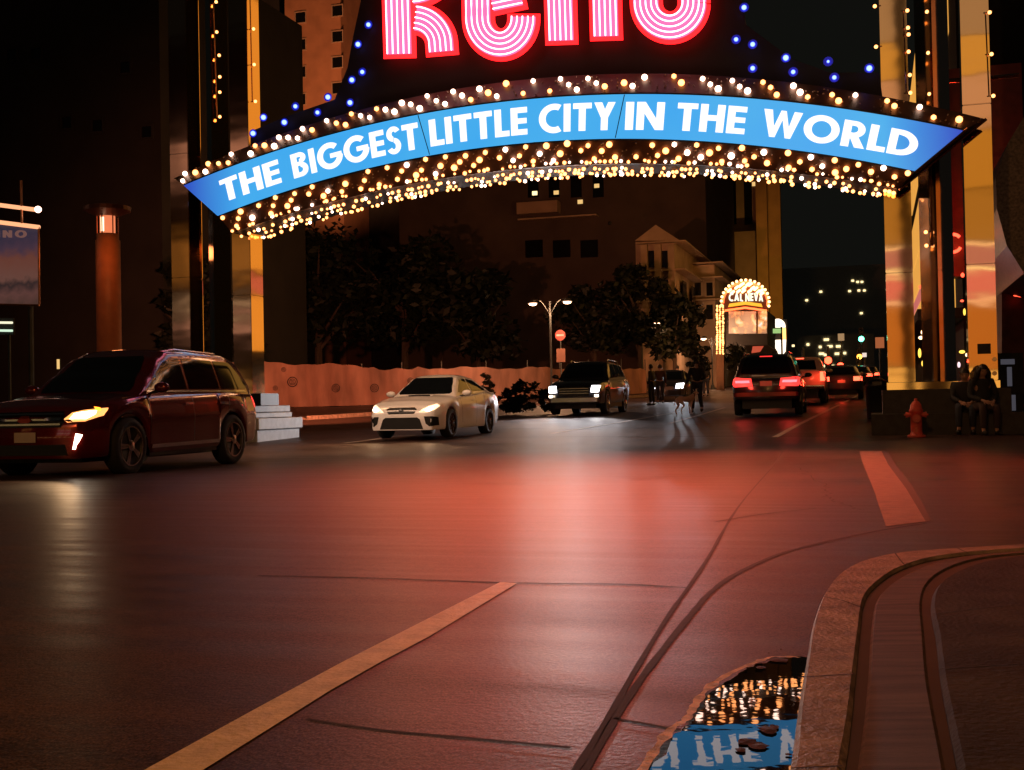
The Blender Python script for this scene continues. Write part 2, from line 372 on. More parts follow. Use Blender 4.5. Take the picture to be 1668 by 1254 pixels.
M_col2 = mirror_mat('steel_pink_reflection', (.85, .62, .55), .10, .2)  # pink copy of the steel, its bright reflection put into the colour
M_bolt = mat('brass_bolt', (.7, .5, .25), .3, 1.0)
TOPZ = 13.0
def column(u0_, u1_, d0, d1, zb, m, seams=()):
    bm = bmesh.new()
    pts = [arch(u0_, 0, d0), arch(u1_, 0, d0), arch(u1_, 0, d1), arch(u0_, 0, d1)]
    zs = [zb]+list(seams)+[TOPZ]
    for a, b in zip(zs, zs[1:]): prism(bm, [(p.x, p.y) for p in pts], a+.004, b-.004)
    bmesh.ops.bevel(bm, geom=bm.edges[:], offset=.012, segments=2, affect='EDGES')
    for f in bm.faces: f.normal_update(); f.material_index = 1 if f.normal.dot(A) > .5 else 0  # right-turned faces take the golden reflection copy
    return apart('column', bm, [m, M_colG])
# right tower
uR0, _ = ap(1446.5, 600); uR1, _ = ap(1491, 600); uR2, _ = ap(1578.5, 600); uR3, _ = ap(1625.5, 600)
CW = uR1-uR0
_, zR = ap(1500, 622); _, zR2 = ap(1500, 634)
c1 = column(uR0, uR1, 0, CW, zR, M_col, (3.2, 6.4, 9.6)); c2 = column(uR2, uR3, 0, CW, zR, M_col, (3.3, 6.5, 9.7))
def diamond(uc, dc, hw, zb, m1, m2):
    bm = bmesh.new(); P = [arch(uc, 0, dc-hw), arch(uc+hw, 0, dc), arch(uc, 0, dc+hw), arch(uc-hw, 0, dc)]
    prism(bm, [(p.x, p.y) for p in P], zb, TOPZ)
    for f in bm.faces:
        n = f.normal; f.normal_update(); f.material_index = 1 if f.normal.dot(A) > .3 else 0  # right-turned faces take the brighter reflection copy
    return apart('column', bm, [m1, m2])
def off_u(px, py, off): return ap(px, py, off)[0]
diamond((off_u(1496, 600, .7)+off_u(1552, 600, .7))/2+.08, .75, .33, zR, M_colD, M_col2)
gR = gz(*arch(1, 0, 0)[:2])
bm = bmesh.new(); p = arch((uR0+uR3)/2, 0, .9)
obox(bm, p, A, S, uR3-uR0+.06, 1.95, zR2, zR-.003); apart('base_beam', bm, M_col)
M_stoneD = mat('dark_granite', (.035, .03, .028), .6, var=.3, scale=8, bump=.3)
bm = bmesh.new()
obox(bm, arch((uR0+uR3)/2+.05, 0, .95), A, S, uR3-uR0+.35, 2.2, gR-.3, zR2-.003)
obox(bm, arch((uR0+uR3)/2+.3, 0, .85), A, S, uR3-uR0+1.3, 2.6, gR-.3, gR+.42)
apart('plinth', bm, M_stoneD, label='dark stone plinth under the tower beside the hydrant')
# black plaque and bolts on the outer right column
q0 = ap(1592, 560); q1 = ap(1614, 576)
bm = bmesh.new(); extrude(bm, [arch(q0[0], q0[1], -.02), arch(q1[0], q0[1], -.02), arch(q1[0], q1[1], -.02), arch(q0[0], q1[1], -.02)], S*.02); apart('plaque', bm, M_black, c2)
for x, y in ((1620, 585), (1620, 608)):
    u_, z_ = ap(x, y); bm = bmesh.new(); c = arch(u_, z_, 0)
    tube(bm, [c-S*.03, c], .045, 12); apart('bolt', bm, M_bolt, c2)
# left tower
uL = [ap(x, 560)[0] for x in (281, 310.5, 380, 410)]
gL = gz(*arch(uL[3], 0, 0)[:2])
zL = gL+.86
column(uL[0], uL[1], 0, .62, zL, M_colL, (3.9, 6.9)); cL = column(uL[2], uL[3], 0, .62, zL, M_colL, (3.4, 6.7))
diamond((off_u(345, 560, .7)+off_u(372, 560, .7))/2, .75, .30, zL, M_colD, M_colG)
M_white = mat('white_stone', (.55, .57, .60), .55, var=.12, scale=6, bump=.15)
bm = bmesh.new(); cu = (uL[0]+uL[3])/2; ww = uL[3]-uL[0]
for e, d_, za, zb in ((.10, .15, zL-.17, zL-.005), (.16, .2, zL-.30, zL-.174), (.52, .5, zL-.58, zL-.304), (.40, .4, gL-.4, zL-.584)):
    obox(bm, arch(cu+e*.1, 0, .85), A, S, ww+e, 1.8+d_, za, zb)
bmesh.ops.bevel(bm, geom=bm.edges[:], offset=.015, segments=1, affect='EDGES')
apart('plinth', bm, M_white, label='stepped white stone plinth behind the dark red vehicle')
bm = bmesh.new(); obox(bm, arch(uL[3]-.05, 0, .25), A, S, .75, .9, zL-.003, zL+.28); apart('column_shoe', bm, M_black, cL)
bm = bmesh.new(); obox(bm, arch(uR1, 0, 2.2), A, S, .05, .05, gR, gR+.1); bm.free()

# ---- banner in plane coordinates
def fit(pix, off):
    P = [ap(x, y, off) for x, y in pix]
    n = 3; s = [[0.0]*(n+1) for _ in range(n)]
    for u, z in P:
        b_ = [1, u, u*u]
        for i in range(n):
            for j in range(n): s[i][j] += b_[i]*b_[j]
            s[i][n] += b_[i]*z
    for i in range(n):
        pv = s[i][i]
        for j in range(i, n+1): s[i][j] /= pv
        for k in range(n):
            if k != i:
                fct = s[k][i]
                for j in range(i, n+1): s[k][j] -= fct*s[i][j]
    c = [s[i][n] for i in range(n)]
    return lambda u: c[0]+c[1]*u+c[2]*u*u
BO = -.95
top_f = fit([(298, 300), (400, 262), (500, 229), (680, 186), (850, 161), (1010, 152), (1150, 153), (1300, 166), (1440, 186), (1572, 212)], BO)
bot_f = fit([(355, 350), (500, 305), (690, 255), (850, 234), (1010, 227), (1150, 230), (1300, 245), (1400, 262), (1490, 281)], BO)
uTL = ap(298, 300, BO)[0]; uTR = ap(1572, 212, BO)[0]; uBL = ap(355, 350, BO)[0]; uBR = ap(1490, 282, BO)[0]
def bann(s, v):
    """s 0..1 along, v 0 bottom edge, 1 top edge"""
    ub = uBL+(uBR-uBL)*s; ut = uTL+(uTR-uTL)*s
    return (ub+(ut-ub)*v, bot_f(ub)*(1-v)+top_f(ut)*v)
def strip_solid(name, loA, hiA, offA, offB, m, n=60, parent=None, back=.12, **k):
    """sheet between curve loA at offA and curve hiA at offB, thickened backwards"""
    bm = bmesh.new(); rows = []
    for i in range(n+1):
        s = i/n; a = loA(s); b_ = hiA(s)
        rows.append([bm.verts.new(arch(a[0], a[1], offA)), bm.verts.new(arch(b_[0], b_[1], offB)), bm.verts.new(arch(b_[0], b_[1], offB+back)), bm.verts.new(arch(a[0], a[1], offA+back))])
    for r1, r2 in zip(rows, rows[1:]):
        for j in range(4): bm.faces.new((r1[j], r2[j], r2[(j+1) % 4], r1[(j+1) % 4]))
    bm.faces.new(rows[0][::-1]); bm.faces.new(rows[-1])
    bmesh.ops.recalc_face_normals(bm, faces=bm.faces[:])
    return apart(name, bm, m, parent, **k)
def banner_mat():
    m, nt, b = _nodes('backlit_blue_acrylic'); b.inputs['Base Color'].default_value = (.01, .05, .2, 1); b.inputs['Roughness'].default_value = .35
    tc = nt.nodes.new('ShaderNodeTexCoord'); sp = nt.nodes.new('ShaderNodeSeparateXYZ'); nt.links.new(tc.outputs['Object'], sp.inputs[0])
    ab = nt.nodes.new('ShaderNodeMath'); ab.operation = 'SUBTRACT'; ab.inputs[1].default_value = ((uTL+uTR)/2+7); nt.links.new(sp.outputs[0], ab.inputs[0])
    a2 = nt.nodes.new('ShaderNodeMath'); a2.operation = 'ABSOLUTE'; nt.links.new(ab.outputs[0], a2.inputs[0])
    mr = nt.nodes.new('ShaderNodeMapRange'); hl = (uTR-uTL)/2
    mr.inputs[1].default_value = hl-1.5; mr.inputs[2].default_value = hl+.0; nt.links.new(a2.outputs[0], mr.inputs[0])
    n = nt.nodes.new('ShaderNodeTexNoise'); n.inputs['Scale'].default_value = .8; nt.links.new(tc.outputs['Object'], n.inputs['Vector'])
    c1 = nt.nodes.new('ShaderNodeMix'); c1.data_type = 'RGBA'; c1.inputs[6].default_value = (.04, .38, .90, 1); c1.inputs[7].default_value = (.08, .47, .86, 1)
    nt.links.new(n.outputs['Fac'], c1.inputs[0])
    c2_ = nt.nodes.new('ShaderNodeMix'); c2_.data_type = 'RGBA'; c2_.inputs[7].default_value = (.03, .06, .55, 1)
    nt.links.new(mr.outputs[0], c2_.inputs[0]); nt.links.new(c1.outputs[2], c2_.inputs[6]); nt.links.new(c2_.outputs[2], b.inputs['Emission Color'])
    b.inputs['Emission Strength'].default_value = .97
    return m
M_case = mat('black_casing', (.012, .010, .009), .4, .4)
M_copper = mat('copper_trim', (.8, .35, .22), .25, 1.0)
face = strip_solid('banner', lambda s: bann(s, .02), lambda s: bann(s, .98), BO, BO, banner_mat(), label='backlit blue curved banner with white capital words', back=.12)
strip_solid('banner_case', lambda s: bann(s, -.015), lambda s: bann(s, 1.015), BO+.03, BO+.03, M_case, back=.75)
# bulb flanges above and below
oTL = ap(283, 290, BO+.4); oTR = ap(1604, 194, BO+.4); oBL = ap(378, 376, BO+.4); oBR = ap(1462, 309, BO+.4)
up_f = fit([(283, 290), (400, 240), (500, 205), (600, 175), (700, 152), (850, 130), (1010, 121), (1150, 122), (1300, 135), (1440, 157), (1604, 194)], BO+.4)
lo_f = fit([(378, 376), (500, 342), (600, 317), (720, 292), (850, 274), (1010, 264), (1150, 267), (1250, 277), (1350, 290), (1462, 309)], BO+.4)
def upper(s): u = oTL[0]+(oTR[0]-oTL[0])*s; return (u, up_f(u))
def lower(s): u = oBL[0]+(oBR[0]-oBL[0])*s; return (u, lo_f(u))
M_flange = mat('brown_sheet_metal', (.10, .05, .03), .45, .3)
strip_solid('upper_flange', lambda s: bann(s, 1.02), upper, BO+.02, BO+.4, M_flange, back=.08)
strip_solid('lower_flange', lower, lambda s: bann(s, -.02), BO+.4, BO+.02, M_flange, back=.08)
def soff(s): u, z = lower(s); return (u, z)
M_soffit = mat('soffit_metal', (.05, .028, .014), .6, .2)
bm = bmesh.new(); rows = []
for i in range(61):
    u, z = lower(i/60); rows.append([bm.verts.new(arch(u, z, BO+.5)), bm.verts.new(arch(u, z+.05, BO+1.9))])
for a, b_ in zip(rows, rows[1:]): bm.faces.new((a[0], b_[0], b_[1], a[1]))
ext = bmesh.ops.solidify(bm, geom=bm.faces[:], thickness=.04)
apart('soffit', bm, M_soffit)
# end trims
for (a, b_, o1, o2) in ((bann(1, 1.02), bann(1, -.02), BO-.02, BO-.02), (oTR, oBR, BO+.4, BO+.4)):
    bm = bmesh.new(); tube(bm, [arch(a[0]+.03, a[1], o1), arch(b_[0]+.03, b_[1], o2)], .03, 8); apart('end_trim', bm, M_copper)
bm = bmesh.new(); pts = [arch(*bann(1, 1.01), BO+.05), arch(*bann(1, -.01), BO+.05), arch(oBR[0], oBR[1], BO+.4), arch(oTR[0], oTR[1], BO+.4)]
extrude(bm, pts, -A*.02); apart('end_plate', bm, M_case)
M_gap = mat('seam_black', (.004, .006, .02), .5)
for px in (690, 1010):
    s0 = (ap(px, 200, BO)[0]-bann(0, .5)[0])/(bann(1, .5)[0]-bann(0, .5)[0])
    a = bann(s0, .03); b_ = bann(s0, .97); bm = bmesh.new(); tube(bm, [arch(a[0], a[1], BO-.004), arch(b_[0], b_[1], BO-.004)], .010, 4); apart('seam', bm, M_gap, face)
# ---- letters: strokes in a unit box, height 1
T_ = .23
def arcpoly(cx, cy, rx, ry, a0, a1, t, n=18):
    o = []; i_ = []
    for k in range(n+1):
        a = radians(a0+(a1-a0)*k/n)
        o.append((cx+rx*cos(a), cy+ry*sin(a))); i_.append((cx+(rx-t)*cos(a), cy+(ry-t*.93)*sin(a)))
    return o+i_[::-1]
def R_(x0, y0, x1, y1): return [(x0, y0), (x1, y0), (x1, y1), (x0, y1)]
t = T_; h = .20
G = {
 'T': (.62, [R_(0, 1-h, .62, 1), R_(.31-t/2, 0, .31+t/2, 1-h)]),
 'H': (.74, [R_(0, 0, t, 1), R_(.74-t, 0, .74, 1), R_(t, .41, .74-t, .61)]),
 'E': (.56, [R_(0, 0, t, 1), R_(t, 1-h, .56, 1), R_(t, .41, .54, .60), R_(t, 0, .56, h)]),
 'I': (t, [R_(0, 0, t, 1)]),
 'L': (.50, [R_(0, 0, t, 1), R_(t, 0, .50, h)]),
 'B': (.64, [R_(0, 0, t, 1), R_(t, 1-h*.9, .34, 1), R_(t, .46, .36, .62), R_(t, 0, .36, h*.9), arcpoly(.33, .77, .27, .23, -90, 90, .2), arcpoly(.35, .29, .29, .29, -90, 90, .21)]),
 'D': (.80, [R_(0, 0, t, 1), R_(t, 1-h, .32, 1), R_(t, 0, .32, h), arcpoly(.31, .5, .49, .5, -90, 90, t)]),
 'R': (.66, [R_(0, 0, t, 1), R_(t, 1-h*.9, .34, 1), R_(t, .38, .34, .55), arcpoly(.33, .69, .29, .31, -90, 90, .2), [(.22, .38), (.40, 0), (.68, 0), (.46, .42)]]),
 'O': (1.02, [arcpoly(.51, .5, .51, .53, 0, 180, t, 26), arcpoly(.51, .5, .51, .53, 180, 360, t, 26)]),
 'C': (.76, [arcpoly(.52, .5, .52, .53, 62, 298, t, 30)]),
 'G': (.98, [arcpoly(.51, .5, .51, .53, 48, 355, t, 32), R_(.52, .40, .98, .58)]),
 'S': (.54, [arcpoly(.29, .74, .27, .29, 25, 262, .2, 18), arcpoly(.26, .28, .28, .31, -155, 82, .2, 20)]),
 'Y': (.70, [[(.35-t/2, 0), (.35+t/2, 0), (.35+t/2, .44), (.35-t/2, .44)], [(0, 1), (.26, 1), (.36, .74), (.35+t/2, .44), (.35-t/2, .44)], [(.70, 1), (.46, 1), (.36, .74), (.35, .60), (.35+t/2, .44)]]),
 'N': (.78, [R_(0, 0, t*.95, 1), R_(.78-t*.95, 0, .78, 1), [(0, 1), (.24, 1), (.78, 0), (.54, 0)]]),
 'W': (1.12, [[(0, 1), (.25, 1), (.41, 0), (.25, 0)], [(.25, 0), (.41, 0), (.65, 1), (.50, 1)], [(.50, 1), (.65, 1), (.87, 0), (.71, 0)], [(.71, 0), (.87, 0), (1.12, 1), (.88, 1)]]),
 'K': (.68, [R_(0, 0, t, 1), [(t, .42), (t, .70), (.42, 1), (.68, 1)], [(.22, .52), (.40, .66), (.70, 0), (.43, 0)]]),
 'A': (.78, [[(0, 0), (.24, 0), (.49, 1), (.29, 1)], [(.54, 0), (.78, 0), (.49, 1), (.29, 1)], R_(.2, .2, .58, .36)]),
 'V': (.76, [[(0, 1), (.25, 1), (.48, 0), (.28, 0)], [(.76, 1), (.51, 1), (.28, 0), (.48, 0)]]),
}
def glyph_word(word, gap=.085):
    x = 0; out = []
    for ch in word:
        w_, st = G[ch]
        out.append((ch, x, st)); x += w_+gap
        if ch == 'L': x -= .03
    return out, x-gap
M_letter = emit('backlit_white_letter', (1.0, .93, .95), 1.25)
VT0, VT1 = .20, .815
for word, x0, x1 in (('THE', 361, 456), ('BIGGEST', 476, 682), ('LITTLE', 700, 859), ('CITY', 878, 1002), ('IN', 1019, 1082), ('THE', 1103, 1215), ('WORLD', 1242, 1495)):
    items, tw = glyph_word(word)
    ym = 350 if x0 < 470 else 230
    def s_of(px):
        lo, hi = 0, 1
        for _ in range(40):
            m_ = (lo+hi)/2; u, z = bann(m_, .5)
            d = arch(u, z, BO)-CAM; X = d.dot(rgt)/d.dot(fwd)*F+834
            if X < px: lo = m_
            else: hi = m_
        return lo
    sa, sb = s_of(x0), s_of(x1)
    for ch, gx, st in items:
        bm = bmesh.new()
        for k, poly in enumerate(st):
            P3 = []
            for i in range(len(poly)):
                (xa, ya), (xb, yb) = poly[i], poly[(i+1) % len(poly)]
                nseg = 3 if abs(xa-xb) > .3 else 1
                for j in range(nseg):
                    xx = xa+(xb-xa)*j/nseg; yy = ya+(yb-ya)*j/nseg
                    s_ = sa+(sb-sa)*(gx+xx)/tw; v_ = VT0+(VT1-VT0)*yy
                    # keep the letter upright to the band: shift along s for the band's lean
                    u, z = bann(s_, v_); uc, zc = bann(s_, .5)
                    du = 1e-3; sl = (bann(s_+du, .5)[1]-bann(s_-du, .5)[1])/(bann(s_+du, .5)[0]-bann(s_-du, .5)[0])
                    hgt = z-zc-(u-uc)*0
                    uu = uc - sl*hgt*.9
                    zz = bann(s_, v_)[1]
                    P3.append(arch(uu, zz, BO-.012-.002*k))
            extrude(bm, P3, S*(.008))
        apart('letter', bm, M_letter, face)
# ---- bulbs
def bulb_mat(name, core, edge, st):
    m, nt, b = _nodes(name)
    lw = nt.nodes.new('ShaderNodeLayerWeight'); lw.inputs[0].default_value = .35
    mx = nt.nodes.new('ShaderNodeMix'); mx.data_type = 'RGBA'; mx.inputs[6].default_value = rgba(core); mx.inputs[7].default_value = rgba(edge)
    nt.links.new(lw.outputs['Facing'], mx.inputs[0]); nt.links.new(mx.outputs[2], b.inputs['Emission Color']); b.inputs['Emission Strength'].default_value = st
    b.inputs['Base Color'].default_value = rgba(edge); b.inputs['Roughness'].default_value = .2
    return m
M_bw = bulb_mat('white_bulb_glass', (6, 4.4, 3.4), (1.8, .75, .42), 1.3)
M_bo = bulb_mat('amber_bulb_glass', (4, 1.6, .5), (1.6, .36, .05), 1.3)
M_bu = mat('unlit_bulb_glass', (.30, .22, .16), .08, spec=1)
M_bblue = bulb_mat('blue_star_bulb_glass', (.5, .8, 3.5), (.02, .03, 1.4), 1.6)
def bulb_mesh(name, r, m):
    bm = bmesh.new(); ball(bm, (0, 0, 0), r, 2)
    me = D.meshes.new(name); bm.to_mesh(me); bm.free()
    me.polygons.foreach_set('use_smooth', [True]*len(me.polygons)); me.materials.append(m); return me
B_W = bulb_mesh('bulb', .064, M_bw); B_O = bulb_mesh('bulb', .064, M_bo)
B_B = bulb_mesh('star_bulb', .06, M_bblue)
rb = random.Random(11)
lit = []; small = []; unlit = []
def flp(fa, fb, s, v, oa, ob):
    a = fa(s); b_ = fb(s); return arch(a[0]+(b_[0]-a[0])*v, a[1]+(b_[1]-a[1])*v, oa+(ob-oa)*v-.06)
for k in range(88):
    s = (k+.5)/88
    p = flp(lambda q: bann(q, 1.02), upper, s, (.26, .80, .52)[k % 3]+rb.uniform(-.06, .06), BO+.02, BO+.4)
    if rb.random() < .86: lit.append((p, .5))
for k in range(100):
    s = (k+.5)/100
    p = flp(lambda q: bann(q, -.02), lower, s, (.16, .72, .44)[k % 3]+rb.uniform(-.08, .08), BO+.02, BO+.4)
    if rb.random() < .86: lit.append((p, .22))
for k in range(230):
    s = rb.random(); unlit.append(flp(lambda q: bann(q, 1.02), upper, s, rb.uniform(.1, .95), BO+.02, BO+.4)+S*.03)
    s = rb.random(); unlit.append(flp(lambda q: bann(q, -.02), lower, s, rb.uniform(.1, .9), BO+.02, BO+.4)+S*.03)
for k in range(130):
    for dz_, off_ in ((.04, BO+.34), (-.04, BO+.75), (-.05, BO+1.15), (-.03, BO+1.6)):
        s = min(1, max(0, (k+rb.uniform(.05, .95))/130)); u, z = lower(s)
        small.append(arch(u, z+dz_, off_))
random.Random(2).shuffle(lit)
for i, (p, pw) in enumerate(lit):
    if i < 100:
        o = D.objects.new('bulb', B_W if rb.random() < pw else B_O); COL.objects.link(o); o.parent = AR; o.location = AI @ p
        s_ = rb.uniform(.8, 1.15); o.scale = (s_, s_, s_)
bm1 = bmesh.new(); bm2 = bmesh.new()
for i, (p, pw) in enumerate(lit[100:]): ball(bm1 if rb.random() < pw else bm2, p, .06, 1)
for p in small:
    if rb.random() < .72: ball(bm1 if rb.random() < .22 else bm2, p+Vector((0, 0, rb.uniform(-.02, .02))), rb.uniform(.030, .052), 1)
tag(apart('white_bulb_row', bm1, M_bw, smooth=True), kind='stuff'); tag(apart('amber_bulb_row', bm2, M_bo, smooth=True), kind='stuff')
bm = bmesh.new()
for p in unlit: ball(bm, p, .02, 1)
tag(apart('unlit_bulb_row', bm, M_bu, smooth=True), kind='stuff')
for s_ in (.1, .3, .5, .7, .9):
    u_, z_ = lower(s_); spot_light('bulb_row_light', AI @ arch(u_, z_-.2, BO+.6), (0, 0, -1), (1, .52, .24), 110, 150, .6, .3, AR)
# bulbs and brackets on the tower columns
def rail(pxs, off, side=0):
    bm = bmesh.new(); P = [arch(*ap(x, y, off), off) for x, y in pxs]
    for p in P: tube(bm, [p-A*.0, p+A*.12*(-1 if side else 1)], .012, 6)
    if len(P) > 2: tube(bm, [P[0]+A*(-.08 if side else .1), P[-1]+A*(-.08 if side else .1)], .015, 6)
    apart('bulb_rail', bm, M_copper)
    for p in P:
        o = D.objects.new('rail_bulb', B_O); COL.objects.link(o); o.parent = AR; o.location = AI @ p; o.scale = (.62, .62, .62)
rail([(1425, 10), (1427, 76)], 0, 0)
rail([(1478, 17), (1479, 45), (1480, 56), (1480, 84), (1482, 122), (1483, 151)], 0, 1)
rail([(1612, 20), (1615, 88), (1618, 156)], 0, 1)
rail([(1508, -20), (1510, 19), (1512, 86), (1514, 153), (1508, 378), (1509, 400)], .5, 0)
rail([(412, -10), (413, 47), (414, 105), (416, 165)], .1, 1)
rail([(352, 3), (353, 52), (357, 90), (358, 125), (358, 150), (358, 190)], .4, 1)
# ================================================================== NEON LETTERS, BACKING, STAR BULBS
NO = -.55
M_pink = emit('pink_neon_face', (1.0, .16, .42), 1.15)
M_tube = emit('neon_tube', (1.0, .62, .80), 4.0)
M_red = emit('red_edge_halo', (1.0, .010, .012), 3.5)  # red border, which also paints the glare halo round the letters
M_back = mat('black_sign_backing', (.004, .003, .003), .7, .0, var=.4, scale=2)
bk = [ap(x, y, -.25) for x, y in ((408, 236), (408, 214), (470, 188), (545, 162), (566, 110), (575, 60), (588, 0), (600, -160), (1330, -160), (1200, -40), (1215, 40), (1290, 96), (1352, 118), (1432, 118), (1440, 175), (1300, 150), (1150, 140), (1010, 138), (850, 147), (700, 168), (600, 190), (500, 222))]
bm = bmesh.new(); extrude(bm, [arch(u, z, -.25) for u, z in bk], S*.2); apart('sign_backing', bm, M_back)
def offset_path(P, d):
    out = []
    for i, p in enumerate(P):
        a = P[max(i-1, 0)]; b_ = P[min(i+1, len(P)-1)]
        tx, ty = b_[0]-a[0], b_[1]-a[1]; L_ = sqrt(tx*tx+ty*ty) or 1
        out.append((p[0]-ty/L_*d, p[1]+tx/L_*d))
    return out
def arcp(cx, cy, rx, ry, a0, a1, n=16): return [(cx+rx*cos(radians(a0+(a1-a0)*k/n)), cy+ry*sin(radians(a0+(a1-a0)*k/n))) for k in range(n+1)]
def seg(a, b_, n=4): return [(a[0]+(b_[0]-a[0])*k/n, a[1]+(b_[1]-a[1])*k/n) for k in range(n+1)]
HW = 20.5
LET = {
 'R': [(seg((650, 88), (645, -90)), 0), (seg((719, 84), (718, 72))[:-1]+arcp(674, 72, 44, 43, 0, -86, 14), 1), (arcp(668, -52, 50, 38, 86, -90, 18), 2)],
 'e': [(seg((852, 27), (852, 30), 1)[:-1]+arcp(815, 30, 37, 42, 0, 180, 22)+seg((778, 28), (777, -50))[1:]+arcp(814, -52, 37, 42, 180, 360, 20)[1:]+seg((851, -50), (851, -22), 2)[1:], 0), (seg((848, -12), (800, -2), 3), 1)],
 'n': [(seg((914, 66), (909, -95)), 0), (seg((987, 59), (984, -52))[:-1]+arcp(948, -52, 36, 42, 0, -180, 20), 1)],
 'o': [(arcp(1091, 4, 39, 40, 0, 180, 24)+seg((1052, 4), (1051, -50))[1:-1]+arcp(1090, -52, 39, 40, 180, 360, 24)+seg((1129, -50), (1130, 4))[1:], 0)],
}
for ch, strokes in LET.items():
    ns = {'R': .45, 'e': .45}.get(ch, .45)
    bmf = bmesh.new(); bmr = bmesh.new(); tubes = []
    for path, k in strokes:
        for bm_, hw, off, th in ((bmr, HW+6.5, NO+.06+.004*k, .10), (bmf, HW, NO-.004*k, .055)):
            # lengthen the ends a little for the red channel
            pth = list(path)
            if hw > HW and not ch == 'o':
                for e in (0, -1):
                    a = pth[e]; b_ = pth[1 if e == 0 else -2]; L_ = sqrt((a[0]-b_[0])**2+(a[1]-b_[1])**2)
                    q = (a[0]+(a[0]-b_[0])/L_*6, a[1]+(a[1]-b_[1])/L_*6)
                    pth = ([q]+pth) if e == 0 else (pth+[q])
            La = offset_path(pth, hw); Lb = offset_path(pth, -hw)
            va = [bm_.verts.new(arch(*ap(x, y, NO), off)) for x, y in La]; vb = [bm_.verts.new(arch(*ap(x, y, NO), off)) for x, y in Lb]
            for i in range(len(va)-1): bm_.faces.new((va[i], va[i+1], vb[i+1], vb[i]))
        for j in range(5):
            d = (-.86+.43*j)*HW
            bt = bmesh.new(); tube(bt, [arch(*ap(x, y, NO), NO-.05) for x, y in offset_path(path, d)], .015, 6); tubes.append(bt)
    bmesh.ops.solidify(bmr, geom=bmr.faces[:], thickness=.09); bmesh.ops.solidify(bmf, geom=bmf.faces[:], thickness=.03)
    lt = apart('neon_letter', bmf, M_pink, label='pink striped neon letter of the city name')
    apart('edge_glow', bmr, M_red, lt)
    for bt in tubes: apart('neon_tube', bt, M_tube, lt)
def SW0(u, wd): return A*u + S*wd
# red and pink light the neon throws onto the street
for i, (x, y) in enumerate(((650, 0), (770, 0), (900, 20), (1010, 0), (1110, -20))):
    u, z = ap(x, y, NO)
    sl = spot_light('neon_light', AI @ arch(u, z, NO-.35), (AI.to_3x3() @ (SW0(-3.6+.8*i, 15.0)-arch(u, z, NO-.35))), (1.0, .120, .035), 3600, 45, 1.0, .35, AR)
for px, py in ((583, 72), (590, 117), (573, 130), (534, 158), (570, 167), (481, 173), (517, 183), (429, 191), (463, 199), (412, 217), (1212, 12), (1199, 64), (1226, 72), (1280, 94), (1292, 117), (1226, 111), (1359, 126), (1416, 111), (1349, 100), (600, 40)):
    o = D.objects.new('star_bulb', B_B); COL.objects.link(o); o.parent = AR; o.location = AI @ arch(*ap(px, py, -.32), -.32)
    sc_ = .5 if px == 1349 else rb.uniform(.75, 1.05); o.scale = (sc_,)*3
    bm = bmesh.new(); c = arch(*ap(px, py, -.28), -.28); tube(bm, [c, c+S*.03], [.10, .08], 12)
    apart('star_socket', bm, emit('blue_halo_glow', (.01, .02, .45), .5, (.01, .01, .2)) if px == 583 else D.materials['blue_halo_glow'])  # socket emission paints the blue halo round each bulb
# ================================================================== VEHICLES
def interp(tbl, x):
    """smooth-ish interpolation through (x, y) pairs, x ascending"""
    if x <= tbl[0][0]: return tbl[0][1]
    for (a, ya), (b_, yb) in zip(tbl, tbl[1:]):
        if x <= b_:
            t = (x-a)/(b_-a); t = t*t*(3-2*t)*.5+t*.5
            return ya+(yb-ya)*t
    return tbl[-1][1]
def chaikin(P, n=2):
    for _ in range(n):
        Q = [P[0]]
        for a, b_ in zip(P, P[1:]):
            Q.append((a[0]*.75+b_[0]*.25, a[1]*.75+b_[1]*.25)); Q.append((a[0]*.25+b_[0]*.75, a[1]*.25+b_[1]*.75))
        Q.append(P[-1]); P = Q
    return P
def loft(secs):
    """secs: list of (x, [(y,z)...]) half sections from side bottom to centre top; mirrored and capped"""
    bm = bmesh.new(); rows = []
    for x, P in secs:
        L_ = [bm.verts.new((x, y, z)) for y, z in P]; R__ = [bm.verts.new((x, -y, z)) for y, z in P[:-1]][::-1]
        rows.append(L_+R__)
    for a, b_ in zip(rows, rows[1:]):
        for i in range(len(a)-1): bm.faces.new((a[i], a[i+1], b_[i+1], b_[i]))
    for r in (rows[0], rows[-1]):
        n = len(r); h_ = n//2
        for i in range(h_):
            j = n-1-i
            if j-1 > i+1: bm.faces.new((r[i], r[i+1], r[j-1], r[j]))
            elif j-1 == i+1 and j != i+1: bm.faces.new((r[i], r[i+1], r[j]))
    bmesh.ops.recalc_face_normals(bm, faces=bm.faces[:])
    return bm
M_lens_w = emit('lit_headlight_lens', (1.0, .80, .58), 14)
M_lens_b = emit('lit_xenon_lens', (1.0, .97, 1.0), 60)
M_amber = emit('amber_marker_lens', (1.0, .28, .02), 4)
M_tail = emit('lit_tail_lamp_lens', (1.0, .035, .03), 2.2)
M_tailf = emit('far_tail_lamp_lens', (1.0, .07, .03), 6)
M_plate = mat('number_plate_enamel', (.5, .45, .42), .5)
M_rim = mat('polished_alloy', (.55, .52, .5), .18, 1.0)
M_grille = mat('grille_mesh', (.006, .006, .006), .35)
